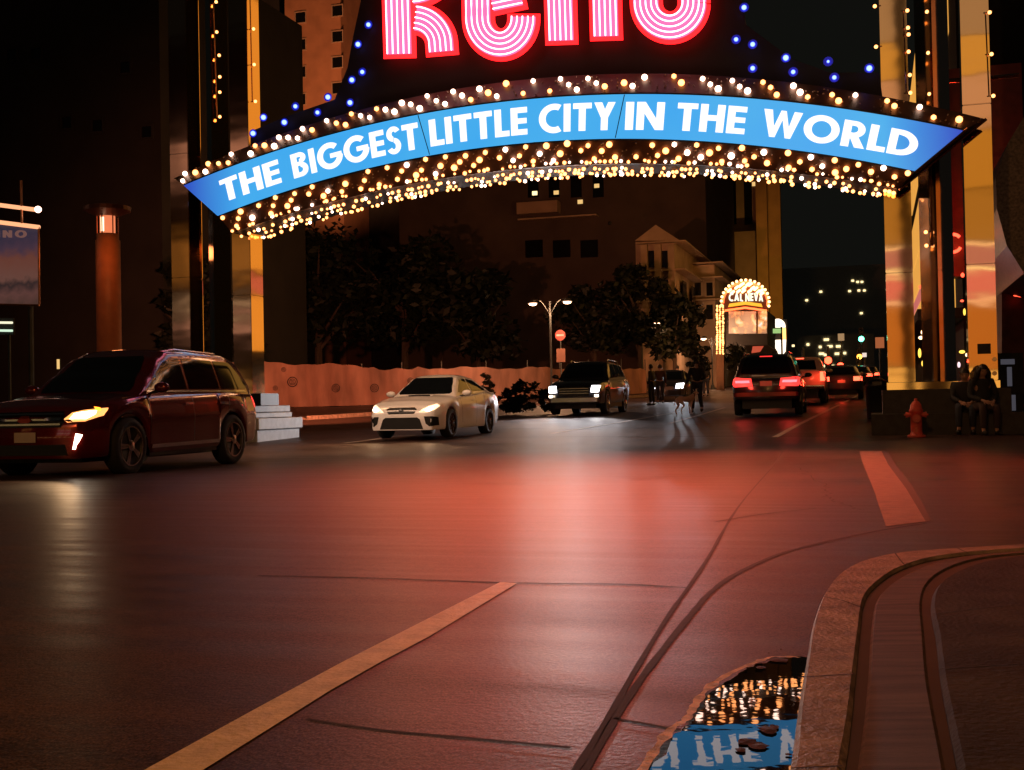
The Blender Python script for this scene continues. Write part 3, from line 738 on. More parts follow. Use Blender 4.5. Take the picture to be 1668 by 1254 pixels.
def car(name, loc, heading, P, paint, **k):
    root = empty(name, loc, heading, **k)
    Lh = P['L']/2; Wd = P['W']/2; wb = P['wb']; xf = Lh-P['fo']; xr = xf-wb; R = P['R']; Ra = R+.045
    top = P['top']; plan = P['plan']; rock = P['rock']
    xs = sorted(set([round(-Lh+P['L']*i/70, 4) for i in range(71)] + [round(c+Ra*cos(radians(a)), 4) for c in (xf, xr) for a in range(0, 181, 9)]))
    secs = []
    for x in xs:
        zt = interp(top, x); wd = Wd*interp(plan, x); zb = interp(rock, x)
        for c in (xf, xr):
            if abs(x-c) < Ra: zb = max(zb, R+sqrt(Ra*Ra-(x-c)**2)*1.0)
        zb = min(zb, zt-.12)
        zs = zb+(zt-zb)*.66
        fl = 0.0
        for c in (xf, xr): fl = max(fl, 1-abs(x-c)/(Ra+.25)) if abs(x-c) < Ra+.25 else fl
        sec = [(wd*.955, zb), (wd*(.975+.02*fl), zb+.04), (wd*(.985+.018*fl), zb+(zt-zb)*.28), (wd, zs-.06), (wd*.992, zs), (wd*.955, zt-.035), (wd*.84, zt+.005), (wd*.5, zt+.03), (0, zt+.04)]
        secs.append((x, chaikin(sec, 2)))
    bmb = loft(secs)
    bvb = BVHTree.FromBMesh(bmb)
    body = build('body', bmb, paint, root, True)
    # cabin
    cab = P['cab']; beltw = P['beltw']; roofw = P['roofw']; x0 = cab[0][0]; x1 = cab[-1][0]
    zr = max(z for _, z in cab); secs = []
    for i in range(61):
        x = x0+(x1-x0)*i/60; zt = interp(cab, x) if not P.get('boxy') else None
        if zt is None:
            for (a, ya), (b_, yb) in zip(cab, cab[1:]):
                if a <= x <= b_+1e-9: zt = ya+(yb-ya)*(x-a)/(b_-a); break
        zb = interp(top, x)-.06; f_ = max(0.02, (zt-zb)/(zr-zb)); tap = interp(plan, x)
        yb = Wd*beltw*min(1, tap*1.01); yt = yb+(Wd*roofw-Wd*beltw)*f_
        e = min(.09, (zt-zb)*.35)
        sec = [(yb, zb), (yb+(yt-yb)*.5, zb+(zt-zb)*.5-e*.2), (yt+.01, zt-e), (yt-.05, zt-.012), (yt*.6, zt+.018*f_), (0, zt+.03*f_)]
        secs.append((x, chaikin(sec, 2)))
    bmc = loft(secs); bvc = BVHTree.FromBMesh(bmc)
    cabin = build('cabin', bmc, paint, root, True)
    def decal(nm, poly, side, m, parent=None, off=.006, grid=.05, on='both', smooth=True, **kk):
        """outline on the car's skin: side front/rear -> (y, z); left/right -> (x, z); top -> (x, y)"""
        bm = bmesh.new(); vs = [bm.verts.new((a, b_, 0)) for a, b_ in poly]; bm.faces.new(vs)
        for ax in (0, 1):
            lo = min(p[ax] for p in poly); hi = max(p[ax] for p in poly); c = lo+grid
            while c < hi:
                co = Vector((0, 0, 0)); co[ax] = c; no = Vector((0, 0, 0)); no[ax] = 1
                bmesh.ops.bisect_plane(bm, geom=bm.verts[:]+bm.edges[:]+bm.faces[:], plane_co=co, plane_no=no, dist=1e-5); c += grid
        bmesh.ops.triangulate(bm, faces=bm.faces[:])
        bad = []
        for v in bm.verts:
            a, b_ = v.co.x, v.co.y
            if side == 'front': o, d = Vector((9, a, b_)), Vector((-1, 0, 0))
            elif side == 'rear': o, d = Vector((-9, a, b_)), Vector((1, 0, 0))
            elif side == 'left': o, d = Vector((a, 9, b_)), Vector((0, -1, 0))
            elif side == 'right': o, d = Vector((a, -9, b_)), Vector((0, 1, 0))
            else: o, d = Vector((a, b_, 9)), Vector((0, 0, -1))
            best = None
            for bv in ((bvb, bvc) if on == 'both' else ((bvb,) if on == 'body' else (bvc,))):
                h_ = bv.ray_cast(o, d)
                if h_[0] is not None and (best is None or h_[3] < best[3]): best = h_
            if best is None: bad.append(v); v.co = Vector((0, 0, .6)); continue
            n = best[1]
            if n.dot(d) > 0: n = -n
            v.co = best[0]+n*off
        if bad: bmesh.ops.delete(bm, geom=bad, context='VERTS')
        if not bm.faces: bm.free(); return None
        bm.normal_update()
        d0 = {'front': Vector((1, 0, 0)), 'rear': Vector((-1, 0, 0)), 'left': Vector((0, 1, 0)), 'right': Vector((0, -1, 0)), 'top': Z}[side]
        if sum((f.normal.dot(d0) for f in bm.faces)) < 0: bmesh.ops.reverse_faces(bm, faces=bm.faces[:])
        o = build(nm, bm, m, parent or root, smooth)
        return tag(o, **kk) if kk else o
    root_decal = decal
    # underbody and wheels
    bm = bmesh.new(); box(bm, (-Lh+.25, -Wd+.30, .20), (Lh-.22, Wd-.30, .62)); box(bm, (xr+R+.1, -Wd+.06, .24), (xf-R-.1, Wd-.06, .5)); build('underbody', bm, M_dark, root)
    tw = .225
    for x in (xf, xr):
        for sgn in (1, -1):
            yc = sgn*(Wd-.02-tw/2)
            Mx = Matrix.Translation((x, yc, R)) @ Matrix.Rotation(-sgn*pi/2, 4, 'X')
            bm = bmesh.new(); lathe(bm, [(R*.62, -tw/2), (R*.93, -tw/2), (R, -tw/2+.03), (R, tw/2-.03), (R*.93, tw/2), (R*.70, tw/2), (R*.68, tw/2-.03)], 32, Mx)
            wh = build('wheel', bm, M_rubber, root, True)
            bm = bmesh.new(); rr = R*.70
            lathe(bm, [(rr, tw/2-.05), (rr, tw/2+.004), (rr*.93, tw/2+.004), (rr*.90, tw/2-.05)], 32, Mx)
            ns = P.get('spokes', 5)
            for i in range(ns):
                a = 2*pi*i/ns
                for da in (-.12, .12):
                    M2 = Mx @ Matrix.Rotation(a+da*.8, 4, 'Z')
                    box(bm, (.03, -.018, tw/2-.035), (rr*.93, .018, tw/2-.008), M2)
            lathe(bm, [(.075, tw/2-.05), (.07, tw/2-.002), (.03, tw/2+.004)], 16, Mx)
            build('rim', bm, P.get('rimmat', M_rim), wh)
            bm = bmesh.new(); lathe(bm, [(rr*.90, tw/2-.09), (rr*.9, tw/2-.055)], 20, Mx); build('brake_disc', bm, M_dark, wh)
    # mirrors
    mx_, mz = P['mirror']
    for sgn in (1, -1):
        bm = bmesh.new(); yb = sgn*(Wd*beltw+.02)
        ball(bm, (mx_, yb+sgn*.13, mz), .12, 2, (.55, 1.0, .62)); build('mirror', bm, P.get('mirmat', paint), root, True)
        bm = bmesh.new(); tube(bm, [(mx_-.02, yb-sgn*.06, mz-.07), (mx_, yb+sgn*.08, mz-.05)], .022, 8); build('mirror_arm', bm, M_dark, root)
    return root, decal, dict(xf=xf, xr=xr, Lh=Lh, Wd=Wd, R=R, bvb=bvb, bvc=bvc)
def lamp_spots(root, x, ys, z, col, energy, ang=70, down=.10):
    for y in ys: spot_light('beam', (x, y, z), (1, 0, -down), col, energy, ang, .6, .05, root)
def head_to_camera(): return atan2(-S.y, -S.x)       # driving towards the camera along the street
def paint_mat(name, col, metal=0.0, rough=.3): return mat(name, col, rough, metal, var=.04, coat=1.0, spec=.5)

# ---- white sedan
SED = dict(L=4.6, W=1.795, wb=2.65, fo=.92, R=.33,
  top=[(-2.3, .80), (-2.2, 1.0), (-1.9, 1.05), (-1.2, 1.06), (0, .98), (.75, .96), (1.3, .92), (1.9, .82), (2.18, .72), (2.3, .60)],
  plan=[(-2.3, .80), (-2.15, .90), (-1.6, .985), (0, 1.0), (1.5, .985), (1.95, .94), (2.2, .86), (2.3, .78)],
  rock=[(-2.3, .42), (-2.1, .28), (-1.5, .22), (1.9, .20), (2.3, .20)],
  cab=[(-1.75, 1.03), (-1.35, 1.22), (-.85, 1.40), (-.35, 1.45), (0, 1.445), (.22, 1.40), (.55, 1.22), (.98, .95)],
  beltw=.90, roofw=.64, mirror=(.62, 1.02), spokes=7, rimmat=mat('black_alloy', (.02, .02, .02), .25, .8))
pf = gp(737, 715); pr = gp(793, 704)
hd = head_to_camera()-radians(1)
fdir = Vector((cos(hd), sin(hd), 0)); ldir = Vector((-sin(hd), cos(hd), 0))
# near side is the car's left; wheel contact sits at +y
base = Vector((pf.x, pf.y, 0)) - ldir*(.86) - fdir*(2.3-.92)
base.z = gz(base.x, base.y)
M_pw = paint_mat('pearl_white_paint', (.80, .76, .74))
c, dc, g = car('white_sedan', base, hd, SED, M_pw, label='pearl white sedan with hood scoop and lit headlights turning by the fence', cat='car')
def mirY(poly): return [(-a, b_) for a, b_ in poly][::-1]
dc('windscreen', [(-.62, 1.00), (.62, 1.00), (.66, 1.04), (.50, 1.37), (.46, 1.395), (-.46, 1.395), (-.50, 1.37), (-.66, 1.04)], 'front', M_glass, on='cab')
dc('rear_window', [(-.58, 1.10), (.58, 1.10), (.46, 1.35), (-.46, 1.35)], 'rear', M_glass, on='cab')
for sd in ('left', 'right'):
    dc('side_window', [(-.22, 1.07), (.42, 1.03), (.62, 1.04), (.16, 1.33), (-.22, 1.36)], sd, M_glass, on='cab')
    dc('side_window', [(-.30, 1.07), (-.30, 1.36), (-.72, 1.33), (-1.28, 1.15), (-1.25, 1.09)], sd, M_glass, on='cab')
    for x in (-.1, -1.0):
        dc('door_handle', [(x-.11, .84), (x+.09, .84), (x+.09, .875), (x-.11, .875)], sd, M_pw, off=.03)
    dc('door_seam', [(-.268, .30), (-.255, .30), (-.255, 1.04), (-.268, 1.04)], sd, M_grille, on='body', off=.003)
    dc('door_seam', [(.70, .34), (.713, .34), (.80, .98), (.787, .98)], sd, M_grille, on='body', off=.003)
dc('grille', [(-.34, .60), (-.30, .56), (.30, .56), (.34, .60), (.36, .66), (.30, .70), (-.30, .70), (-.36, .66)], 'front', M_grille)
dc('emblem', [(-.05, .62), (.05, .62), (.06, .64), (.05, .66), (-.05, .66), (-.06, .64)], 'front', M_chrome, off=.016)
dc('lower_intake', [(-.52, .22), (.52, .22), (.44, .44), (.38, .48), (-.38, .48), (-.44, .44)], 'front', M_grille)
M_sig = emit('sedan_parking_lamp', (1.0, .45, .15), 1.5)
for s in (1, -1):
    fx = (lambda q: q) if s == 1 else mirY
    hl = dc('headlight', fx([(.42, .60), (.62, .59), (.74, .64), (.80, .73), (.74, .77), (.62, .73), (.50, .66)]), 'front', emit('sedan_headlight_reflector', (1, .62, .35), 2.6) if s == 1 else D.materials['sedan_headlight_reflector'])
    dc('lens', fx([(.56, .62), (.66, .61), (.71, .65), (.70, .71), (.62, .69)]), 'front', M_lens_w, parent=hl, off=.014)
    dc('fog_recess', fx([(.54, .50), (.58, .34), (.66, .28), (.80, .30), (.80, .48), (.72, .50)]), 'front', M_grille)
dc('hood_scoop', [(1.18, -.26), (1.30, -.25), (1.30, .25), (1.18, .26)], 'top', M_grille, off=.03)
bm = bmesh.new(); box(bm, (.80, -.30, .92), (1.20, .30, 1.0)); bmesh.ops.bevel(bm, geom=bm.edges[:], offset=.03, segments=3, affect='EDGES'); build('scoop_hood', bm, M_pw, c, True)
bm = bmesh.new(); box(bm, (1.195, -.27, .935), (1.205, .27, .985)); build('scoop_opening', bm, M_grille, c)
dc('tail_light', [(.50, .82), (.82, .84), (.84, .94), (.52, .95)], 'rear', M_tail); dc('tail_light', mirY([(.50, .82), (.82, .84), (.84, .94), (.52, .95)]), 'rear', M_tail)
bm = bmesh.new(); tube(bm, [(2.0, -.2, .3), (2.0, .2, .3)], .01, 4); bm.free()
lamp_spots(c, 2.36, (.68, -.68), .68, (1.0, .55, .26), 200, 75, .10)

# ---- dark red SUV at the left
SUV = dict(L=4.75, W=1.93, wb=2.82, fo=.93, R=.385,
  top=[(-2.36, .80), (-2.3, .98), (-2.1, 1.12), (-1.2, 1.13), (0, 1.10), (.9, 1.09), (1.3, 1.07), (1.9, 1.00), (2.22, .90), (2.36, .74)],
  plan=[(-2.36, .84), (-2.2, .93), (-1.6, .99), (0, 1.0), (1.5, .985), (2.0, .93), (2.25, .86), (2.36, .80)],
  rock=[(-2.36, .46), (-2.1, .34), (-1.5, .30), (1.9, .27), (2.36, .26)],
  cab=[(-2.30, 1.10), (-2.16, 1.36), (-1.92, 1.62), (-1.5, 1.71), (-.4, 1.74), (.15, 1.72), (.42, 1.63), (.80, 1.37), (1.20, 1.08)],
  beltw=.925, roofw=.72, mirror=(.85, 1.17), spokes=5)
pf = gp(214, 771)
hd2 = head_to_camera()-radians(-1)
fd = Vector((cos(hd2), sin(hd2), 0)); ld = Vector((-sin(hd2), cos(hd2), 0))
pf2 = Vector((pf.x, pf.y, 0))
base = pf2 - ld*.93 - fd*(2.375-.93); base.z = gz(base.x, base.y)
M_red = D.materials.get('x') or paint_mat('dark_red_metallic_paint', (.15, .008, .007), .5, .2)
c, dc, g = car('red_suv', base, hd2, SUV, M_red, label='dark red suv with one lit headlight and chrome wheels by the left tower', cat='suv')
dc('windscreen', [(-.70, 1.12), (.70, 1.12), (.72, 1.18), (.55, 1.60), (.50, 1.63), (-.50, 1.63), (-.55, 1.60), (-.72, 1.18)], 'front', M_glass, on='cab')
dc('rear_window', [(-.62, 1.22), (.62, 1.22), (.5, 1.55), (-.5, 1.55)], 'rear', M_glass, on='cab')
for sd in ('left', 'right'):
    dc('side_window', [(-.12, 1.16), (.62, 1.14), (.90, 1.15), (.52, 1.42), (.30, 1.55), (.05, 1.60), (-.12, 1.61)], sd, M_glass, on='cab')
    dc('side_window', [(-.20, 1.16), (-.20, 1.61), (-1.05, 1.60), (-1.08, 1.17)], sd, M_glass, on='cab')
    dc('side_window', [(-1.14, 1.17), (-1.12, 1.60), (-1.62, 1.58), (-2.05, 1.24), (-2.0, 1.18)], sd, M_glass, on='cab')
    dc('belt_trim', [(-1.95, 1.125), (.98, 1.105), (.98, 1.13), (-1.95, 1.15)], sd, M_chrome, on='cab', off=.012)
    dc('lower_trim', [(-1.0, .36), (.95, .34), (.95, .39), (-1.0, .41)], sd, M_chrome, off=.012)
    for x in (-.02, -1.02):
        dc('door_handle', [(x-.12, .93), (x+.1, .93), (x+.1, .965), (x-.12, .965)], sd, M_chrome, off=.03)
    for x in (-.165, .98, -1.22): dc('door_seam', [(x-.007, .40), (x+.007, .40), (x+.007, 1.1), (x-.007, 1.1)], sd, M_grille, on='body', off=.003)
dc('grille', [(-.52, .66), (.52, .66), (.58, .74), (.50, .86), (-.50, .86), (-.58, .74)], 'front', M_grille)
for z in (.70, .76, .82): dc('grille_bar', [(-.52, z-.012), (.52, z-.012), (.52, z+.012), (-.52, z+.012)], 'front', M_chrome, off=.02)
dc('emblem', [(-.11, .75), (-.06, .72), (.06, .72), (.11, .75), (.06, .785), (-.06, .785)], 'front', mat('dull_red_emblem', (.3, .05, .03), .3, .8), off=.035)
dc('lower_intake', [(-.62, .30), (.62, .30), (.58, .44), (-.58, .44)], 'front', M_grille)
dc('number_plate', [(-.16, .47), (.16, .47), (.16, .60), (-.16, .60)], 'front', M_plate, off=.025)
M_refl = emit('suv_headlight_reflector', (1.0, .38, .10), 2.0)
for s in (1, -1):
    fx = (lambda q: q) if s == 1 else mirY
    hl = dc('headlight', fx([(.56, .76), (.62, .72), (.80, .73), (.88, .80), (.88, .90), (.80, .88), (.62, .84)]), 'front', M_refl if s == 1 else M_grille)
    if s == 1: dc('lens', fx([(.64, .755), (.80, .76), (.84, .82), (.84, .865), (.66, .825)]), 'front', M_lens_w, parent=hl, off=.015)
    dc('fog_lamp', fx([(.70, .38), (.745, .38), (.79, .56), (.75, .58)]), 'front', M_lens_w if s == 1 else M_dark, off=.02)
dc('side_marker', [(2.02, .86), (2.09, .87), (2.09, .91), (2.02, .90)], 'left', M_amber, off=.012)
for sgn in (1, -1):
    bm = bmesh.new(); tube(bm, [(.15, sgn*.60, 1.70), (-.2, sgn*.60, 1.745), (-1.4, sgn*.585, 1.72), (-1.6, sgn*.58, 1.67)], .016, 6); build('roof_rail', bm, M_chrome, c)
dc('tail_light', [(.62, .88), (.88, .90), (.84, 1.06), (.64, 1.06)], 'rear', M_tail); dc('tail_light', mirY([(.62, .88), (.88, .90), (.84, 1.06), (.64, 1.06)]), 'rear', M_tail)
dc('tail_light', [(-2.32, .88), (-2.18, .88), (-2.1, 1.03), (-2.3, 1.03)], 'left', M_tail)
lamp_spots(c, 2.44, (.74,), .80, (1.0, .60, .30), 160, 75, .12)

# ---- pickup facing the camera with glaring headlights
PK = dict(L=5.3, W=1.98, wb=3.3, fo=.95, R=.40,
  top=[(-2.65, 1.10), (-2.6, 1.24), (-1.0, 1.25), (0, 1.22), (.9, 1.20), (1.4, 1.17), (2.1, 1.10), (2.5, 1.02), (2.65, .90)],
  plan=[(-2.65, .93), (-2.4, .98), (0, 1), (2.1, .98), (2.5, .92), (2.65, .86)],
  rock=[(-2.65, .55), (-2.3, .42), (2.0, .38), (2.65, .36)],
  cab=[(-2.3, 1.22), (-2.12, 1.70), (-1.9, 1.80), (-.2, 1.84), (.35, 1.80), (.75, 1.55), (1.12, 1.20)],
  beltw=.93, roofw=.74, mirror=(.75, 1.32), spokes=6)
def place(px, py, along, side, heading):
    """the wheel contact seen at px,py; along/side = its place in the car"""
    p = gp(px, py); f_ = Vector((cos(heading), sin(heading), 0)); l_ = Vector((-sin(heading), cos(heading), 0))
    b_ = Vector((p.x, p.y, 0)) - f_*along - l_*side; b_.z = gz(b_.x, b_.y); return b_
hp = head_to_camera()+radians(1)
M_dk = paint_mat('dark_grey_paint', (.02, .02, .024))
c, dc, g = car('grey_suv', place(990, 676, 1.7, .95, hp), hp, PK, M_dk, label='dark suv driving at us with glaring white headlights', cat='suv')
dc('windscreen', [(-.72, 1.26), (.72, 1.26), (.60, 1.72), (-.60, 1.72)], 'front', M_glass, on='cab')
for sd in ('left', 'right'):
    dc('side_window', [(-.30, 1.30), (.62, 1.28), (.35, 1.66), (.1, 1.73), (-.30, 1.74)], sd, M_glass, on='cab')
    dc('side_window', [(-.40, 1.30), (-.40, 1.74), (-1.25, 1.73), (-1.25, 1.31)], sd, M_glass, on='cab')
    dc('side_window', [(-1.33, 1.31), (-1.33, 1.73), (-1.9, 1.68), (-2.05, 1.32)], sd, M_glass, on='cab')
dc('grille', [(-.52, .62), (.52, .62), (.55, .95), (-.55, .95)], 'front', M_grille)
for z in (.70, .78, .86): dc('grille_bar', [(-.5, z), (.5, z), (.5, z+.02), (-.5, z+.02)], 'front', M_chrome, off=.02)
dc('bumper', [(-.85, .42), (.85, .42), (.85, .56), (-.85, .56)], 'front', M_chrome, off=.03)
for s in (1, -1):
    fx = (lambda q: q) if s == 1 else mirY
    hl = dc('headlight', fx([(.58, .74), (.84, .74), (.88, .96), (.60, .96)]), 'front', emit('xenon_reflector', (1, .92, .95), 8) if s == 1 else D.materials['xenon_reflector'])
    dc('lens', fx([(.60, .75), (.84, .75), (.86, .95), (.62, .95)]), 'front', M_lens_b, parent=hl, off=.015)
    dc('fog_lamp', fx([(.72, .58), (.84, .58), (.84, .66), (.72, .66)]), 'front', M_lens_w, off=.03)
for sgn in (1, -1):
    bm = bmesh.new(); tube(bm, [(.1, sgn*.66, 1.84), (0, sgn*.66, 1.9), (-1.7, sgn*.66, 1.87), (-1.85, sgn*.66, 1.80)], .018, 6); build('roof_rail', bm, M_chrome, c)
lamp_spots(c, 2.75, (.72, -.72), .86, (1.0, .93, .95), 1500, 64, .10)

# ---- dark SUV from behind
BK = dict(L=4.9, W=2.02, wb=2.9, fo=.95, R=.40,
  top=[(-2.45, .95), (-2.38, 1.10), (-2.2, 1.16), (0, 1.14), (.9, 1.12), (1.4, 1.08), (2.2, .98), (2.45, .78)],
  plan=[(-2.45, .90), (-2.25, .97), (0, 1), (2.0, .96), (2.45, .84)],
  rock=[(-2.45, .48), (-2.1, .38), (1.9, .34), (2.45, .34)],
  cab=[(-2.40, 1.12), (-2.30, 1.45), (-2.12, 1.72), (-1.8, 1.79), (-.4, 1.82), (.1, 1.80), (.5, 1.62), (1.2, 1.10)],
  beltw=.93, roofw=.72, mirror=(.85, 1.22), spokes=5)
hb = atan2(S.y, S.x)+radians(1)
M_blk = paint_mat('black_paint', (.012, .010, .010))
def rear_parts(dc, glass=True, lights=True):
    dc('rear_window', [(-.68, 1.22), (.68, 1.22), (.72, 1.28), (.60, 1.64), (.56, 1.68), (-.56, 1.68), (-.60, 1.64), (-.72, 1.28)], 'rear', M_glass, on='cab')
    for s in (1, -1):
        fx = (lambda q: q) if s == 1 else mirY
        tl = dc('tail_light', fx([(.38, .86), (.90, .84), (.96, .92), (.94, 1.10), (.86, 1.12), (.42, 1.08)]), 'rear', M_tail, off=.012)
        dc('lamp_strip', fx([(.46, .96), (.86, .95), (.88, 1.02), (.48, 1.02)]), 'rear', emit('brake_strip', (1, .10, .12), 4) if 'brake_strip' not in D.materials else D.materials['brake_strip'], parent=tl, off=.022)
    dc('number_plate', [(-.17, .86), (.17, .86), (.17, 1.0), (-.17, 1.0)], 'rear', M_plate, off=.02)
    dc('plate_trim', [(-.36, 1.04), (.36, 1.04), (.36, 1.08), (-.36, 1.08)], 'rear', M_chrome, off=.02)
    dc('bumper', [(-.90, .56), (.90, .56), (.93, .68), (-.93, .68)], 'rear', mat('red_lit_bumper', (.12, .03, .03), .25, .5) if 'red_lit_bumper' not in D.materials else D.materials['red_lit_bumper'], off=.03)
c, dc, g = car('black_suv', place(1198, 679, -1.5, .98, hb), hb, BK, M_blk, label='black suv seen from behind with wide red tail lights', cat='suv')
rear_parts(dc)
for sd in ('left', 'right'):
    dc('side_window', [(-.3, 1.2), (.75, 1.18), (.4, 1.58), (.1, 1.70), (-.3, 1.71)], sd, M_glass, on='cab')
    dc('side_window', [(-.4, 1.2), (-.4, 1.71), (-1.3, 1.70), (-1.3, 1.22)], sd, M_glass, on='cab')
    dc('side_window', [(-1.38, 1.22), (-1.38, 1.70), (-2.0, 1.60), (-2.2, 1.24)], sd, M_glass, on='cab')
dc('brake_lamp', [(-.18, 1.715), (.18, 1.715), (.18, 1.735), (-.18, 1.735)], 'rear', M_tail, on='cab', off=.012)
bm = bmesh.new()
for sgn in (1, -1): tube(bm, [(.1, sgn*.64, 1.80), (0, sgn*.64, 1.88), (-1.9, sgn*.64, 1.86), (-2.0, sgn*.64, 1.78)], .018, 6)
bm.free()
for sgn in (1, -1):
    bm = bmesh.new(); tube(bm, [(.1, sgn*.64, 1.80), (0, sgn*.64, 1.88), (-1.9, sgn*.64, 1.86), (-2.0, sgn*.64, 1.78)], .018, 6); build('roof_rail', bm, M_chrome, c)
for s in (1, -1): point_light('tail_glow', (-2.75, s*.65, .9), (1, .05, .03), 9, .08, c)

# ---- white pickup from behind
WP = dict(L=5.6, W=2.02, wb=3.5, fo=.95, R=.41,
  top=[(-2.8, 1.18), (-2.77, 1.27), (-.8, 1.28), (0, 1.25), (1.0, 1.20), (2.4, 1.05), (2.8, .85)],
  plan=[(-2.8, .97), (-2.7, .99), (0, 1), (2.3, .96), (2.8, .86)],
  rock=[(-2.8, .58), (-2.4, .46), (2.0, .4), (2.8, .4)],
  cab=[(-1.05, 1.24), (-.95, 1.70), (-.8, 1.82), (.5, 1.84), (.9, 1.70), (1.55, 1.18)],
  beltw=.93, roofw=.76, mirror=(1.1, 1.32), spokes=6)
M_wt = paint_mat('white_truck_paint', (.62, .48, .46))
c, dc, g = car('white_pickup', place(1345, 659, -1.85, -.96, hb), hb, WP, M_wt, label='white pickup truck seen from behind beside the black suv', cat='pickup')
dc('rear_window', [(-.62, 1.32), (.62, 1.32), (.56, 1.70), (-.56, 1.70)], 'rear', M_glass, on='cab')
dc('tailgate_handle', [(-.13, 1.10), (.13, 1.10), (.13, 1.16), (-.13, 1.16)], 'rear', M_grille, off=.02)
dc('bumper', [(-.93, .56), (.93, .56), (.93, .70), (-.93, .70)], 'rear', M_chrome, off=.04)
dc('number_plate', [(-.16, .72), (.16, .72), (.16, .84), (-.16, .84)], 'rear', M_plate, off=.03)
for s in (1, -1):
    fx = (lambda q: q) if s == 1 else mirY
    dc('tail_light', fx([(.80, .86), (.97, .86), (.97, 1.20), (.80, 1.20)]), 'rear', M_tailf, off=.012)
dc('brake_lamp', [(-.15, 1.76), (.15, 1.76), (.15, 1.79), (-.15, 1.79)], 'rear', M_tailf, on='cab')
point_light('tail_glow', (-3.2, -.85, 1.0), (1, .06, .02), 12, .08, c)

# ---- queue of cars further up the street
QP = dict(L=4.5, W=1.85, wb=2.65, fo=.9, R=.34,
  top=[(-2.25, .85), (-2.2, .98), (-1.9, 1.02), (0, 1.0), (1.2, .95), (2.0, .82), (2.25, .65)],
  plan=[(-2.25, .86), (-2.0, .96), (0, 1), (1.8, .95), (2.25, .82)],
  rock=[(-2.25, .42), (-2, .3), (2, .25), (2.25, .25)],
  cab=[(-2.0, .98), (-1.8, 1.2), (-1.35, 1.42), (-.3, 1.50), (0, 1.49), (.4, 1.30), (.95, .95)],
  beltw=.92, roofw=.68, mirror=(.7, 1.08), spokes=5)
QL = ['third car of the red-lit queue, behind the white pickup', 'silver car with bright brake lights further up the queue', 'dark car with paired red lights near the right kerb', 'small dark car beside it at the end of the queue', 'farthest car whose red lights glow before the far crossing', 'dark sedan ahead of the black suv, mostly hidden by it']
for i, (px, py, col_) in enumerate(((1372, 650, (.05, .05, .06)), (1376, 636, (.3, .3, .3)), (1398, 634, (.03, .03, .03)), (1412, 630, (.04, .03, .03)), (1386, 627, (.05, .04, .04)), (1300, 645, (.03, .03, .03)))):
    pm = paint_mat('queue_car_paint', col_)
    p = gp(px, py); p.z = gz(p.x, p.y)
    c, dc, g = car('queued_car', p, hb, QP, pm, label=QL[i], cat='car', group='cars queued up the street')
    dc('rear_window', [(-.6, 1.06), (.6, 1.06), (.5, 1.38), (-.5, 1.38)], 'rear', M_glass, on='cab')
    dc('tail_light', [(.5, .78), (.86, .78), (.86, .96), (.5, .96)], 'rear', M_tailf); dc('tail_light', mirY([(.5, .78), (.86, .78), (.86, .96), (.5, .96)]), 'rear', M_tailf)
    dc('number_plate', [(-.16, .7), (.16, .7), (.16, .82), (-.16, .82)], 'rear', M_plate, off=.02)
    for sd in ('left', 'right'): dc('side_window', [(-1.3, 1.08), (.5, 1.05), (.1, 1.38), (-.9, 1.40)], sd, M_glass, on='cab')
    point_light('tail_glow', (-2.6, 0, .9), (1, .05, .02), 10, .1, c)
# ---- oncoming car behind the pedestrians
p = gp(1095, 652)
c, dc, g = car('oncoming_car', p, hp, QP, M_dk, label='oncoming dark car with one starry headlight behind the dog walker', cat='car')
for s in (1, -1):
    fx = (lambda q: q) if s == 1 else mirY
    dc('headlight', fx([(.50, .58), (.82, .58), (.84, .82), (.52, .80)]), 'front', M_lens_b)
dc('windscreen', [(-.62, 1.02), (.62, 1.02), (.5, 1.42), (-.5, 1.42)], 'front', M_glass, on='cab')
dc('grille', [(-.4, .5), (.4, .5), (.4, .66), (-.4, .66)], 'front', M_grille)
for sd in ('left', 'right'): dc('side_window', [(-1.3, 1.08), (.5, 1.05), (.1, 1.38), (-.9, 1.40)], sd, M_glass, on='cab')
lamp_spots(c, 2.35, (.68,), .7, (.85, .9, 1.0), 900, 60, .06)
# ================================================================== BUILDINGS
def sp(px, py, wd):
    """pixel ray met with the vertical plane across the street at distance wd"""
    d = ray(px, py); t = (wd - CAM.dot(S))/d.dot(S); return CAM + d*t
def us(p): return p.dot(A)
def SW(u, wd, z): p = A*u + S*wd; return Vector((p.x, p.y, z))
def sbox(bm, u0_, u1_, w0, w1, z0, z1):
    obox(bm, SW((u0_+u1_)/2, (w0+w1)/2, 0), A, S, u1_-u0_, w1-w0, z0, z1)
def building(label, pxl, pxr, wd, ytop, deep, m, cat='building', name='building'):
    pl_ = sp(pxl, 627, wd); pr_ = sp(pxr, 627, wd); zt = sp((pxl+pxr)/2, ytop, wd).z
    o = empty(name, SW((us(pl_)+us(pr_))/2, wd, gz_w(wd)), 0, label=label, cat=cat)
    bm = bmesh.new(); sbox(bm, us(pl_), us(pr_), wd, wd+deep, gz_w(wd)-.5, zt)
    build('wall', bm, m, o, inv=inv_of(o)); return o
def bpart(o, nm, bm, m, **k):
    q = build(nm, bm, m, o, inv=inv_of(o)); return tag(q, **k) if k else q
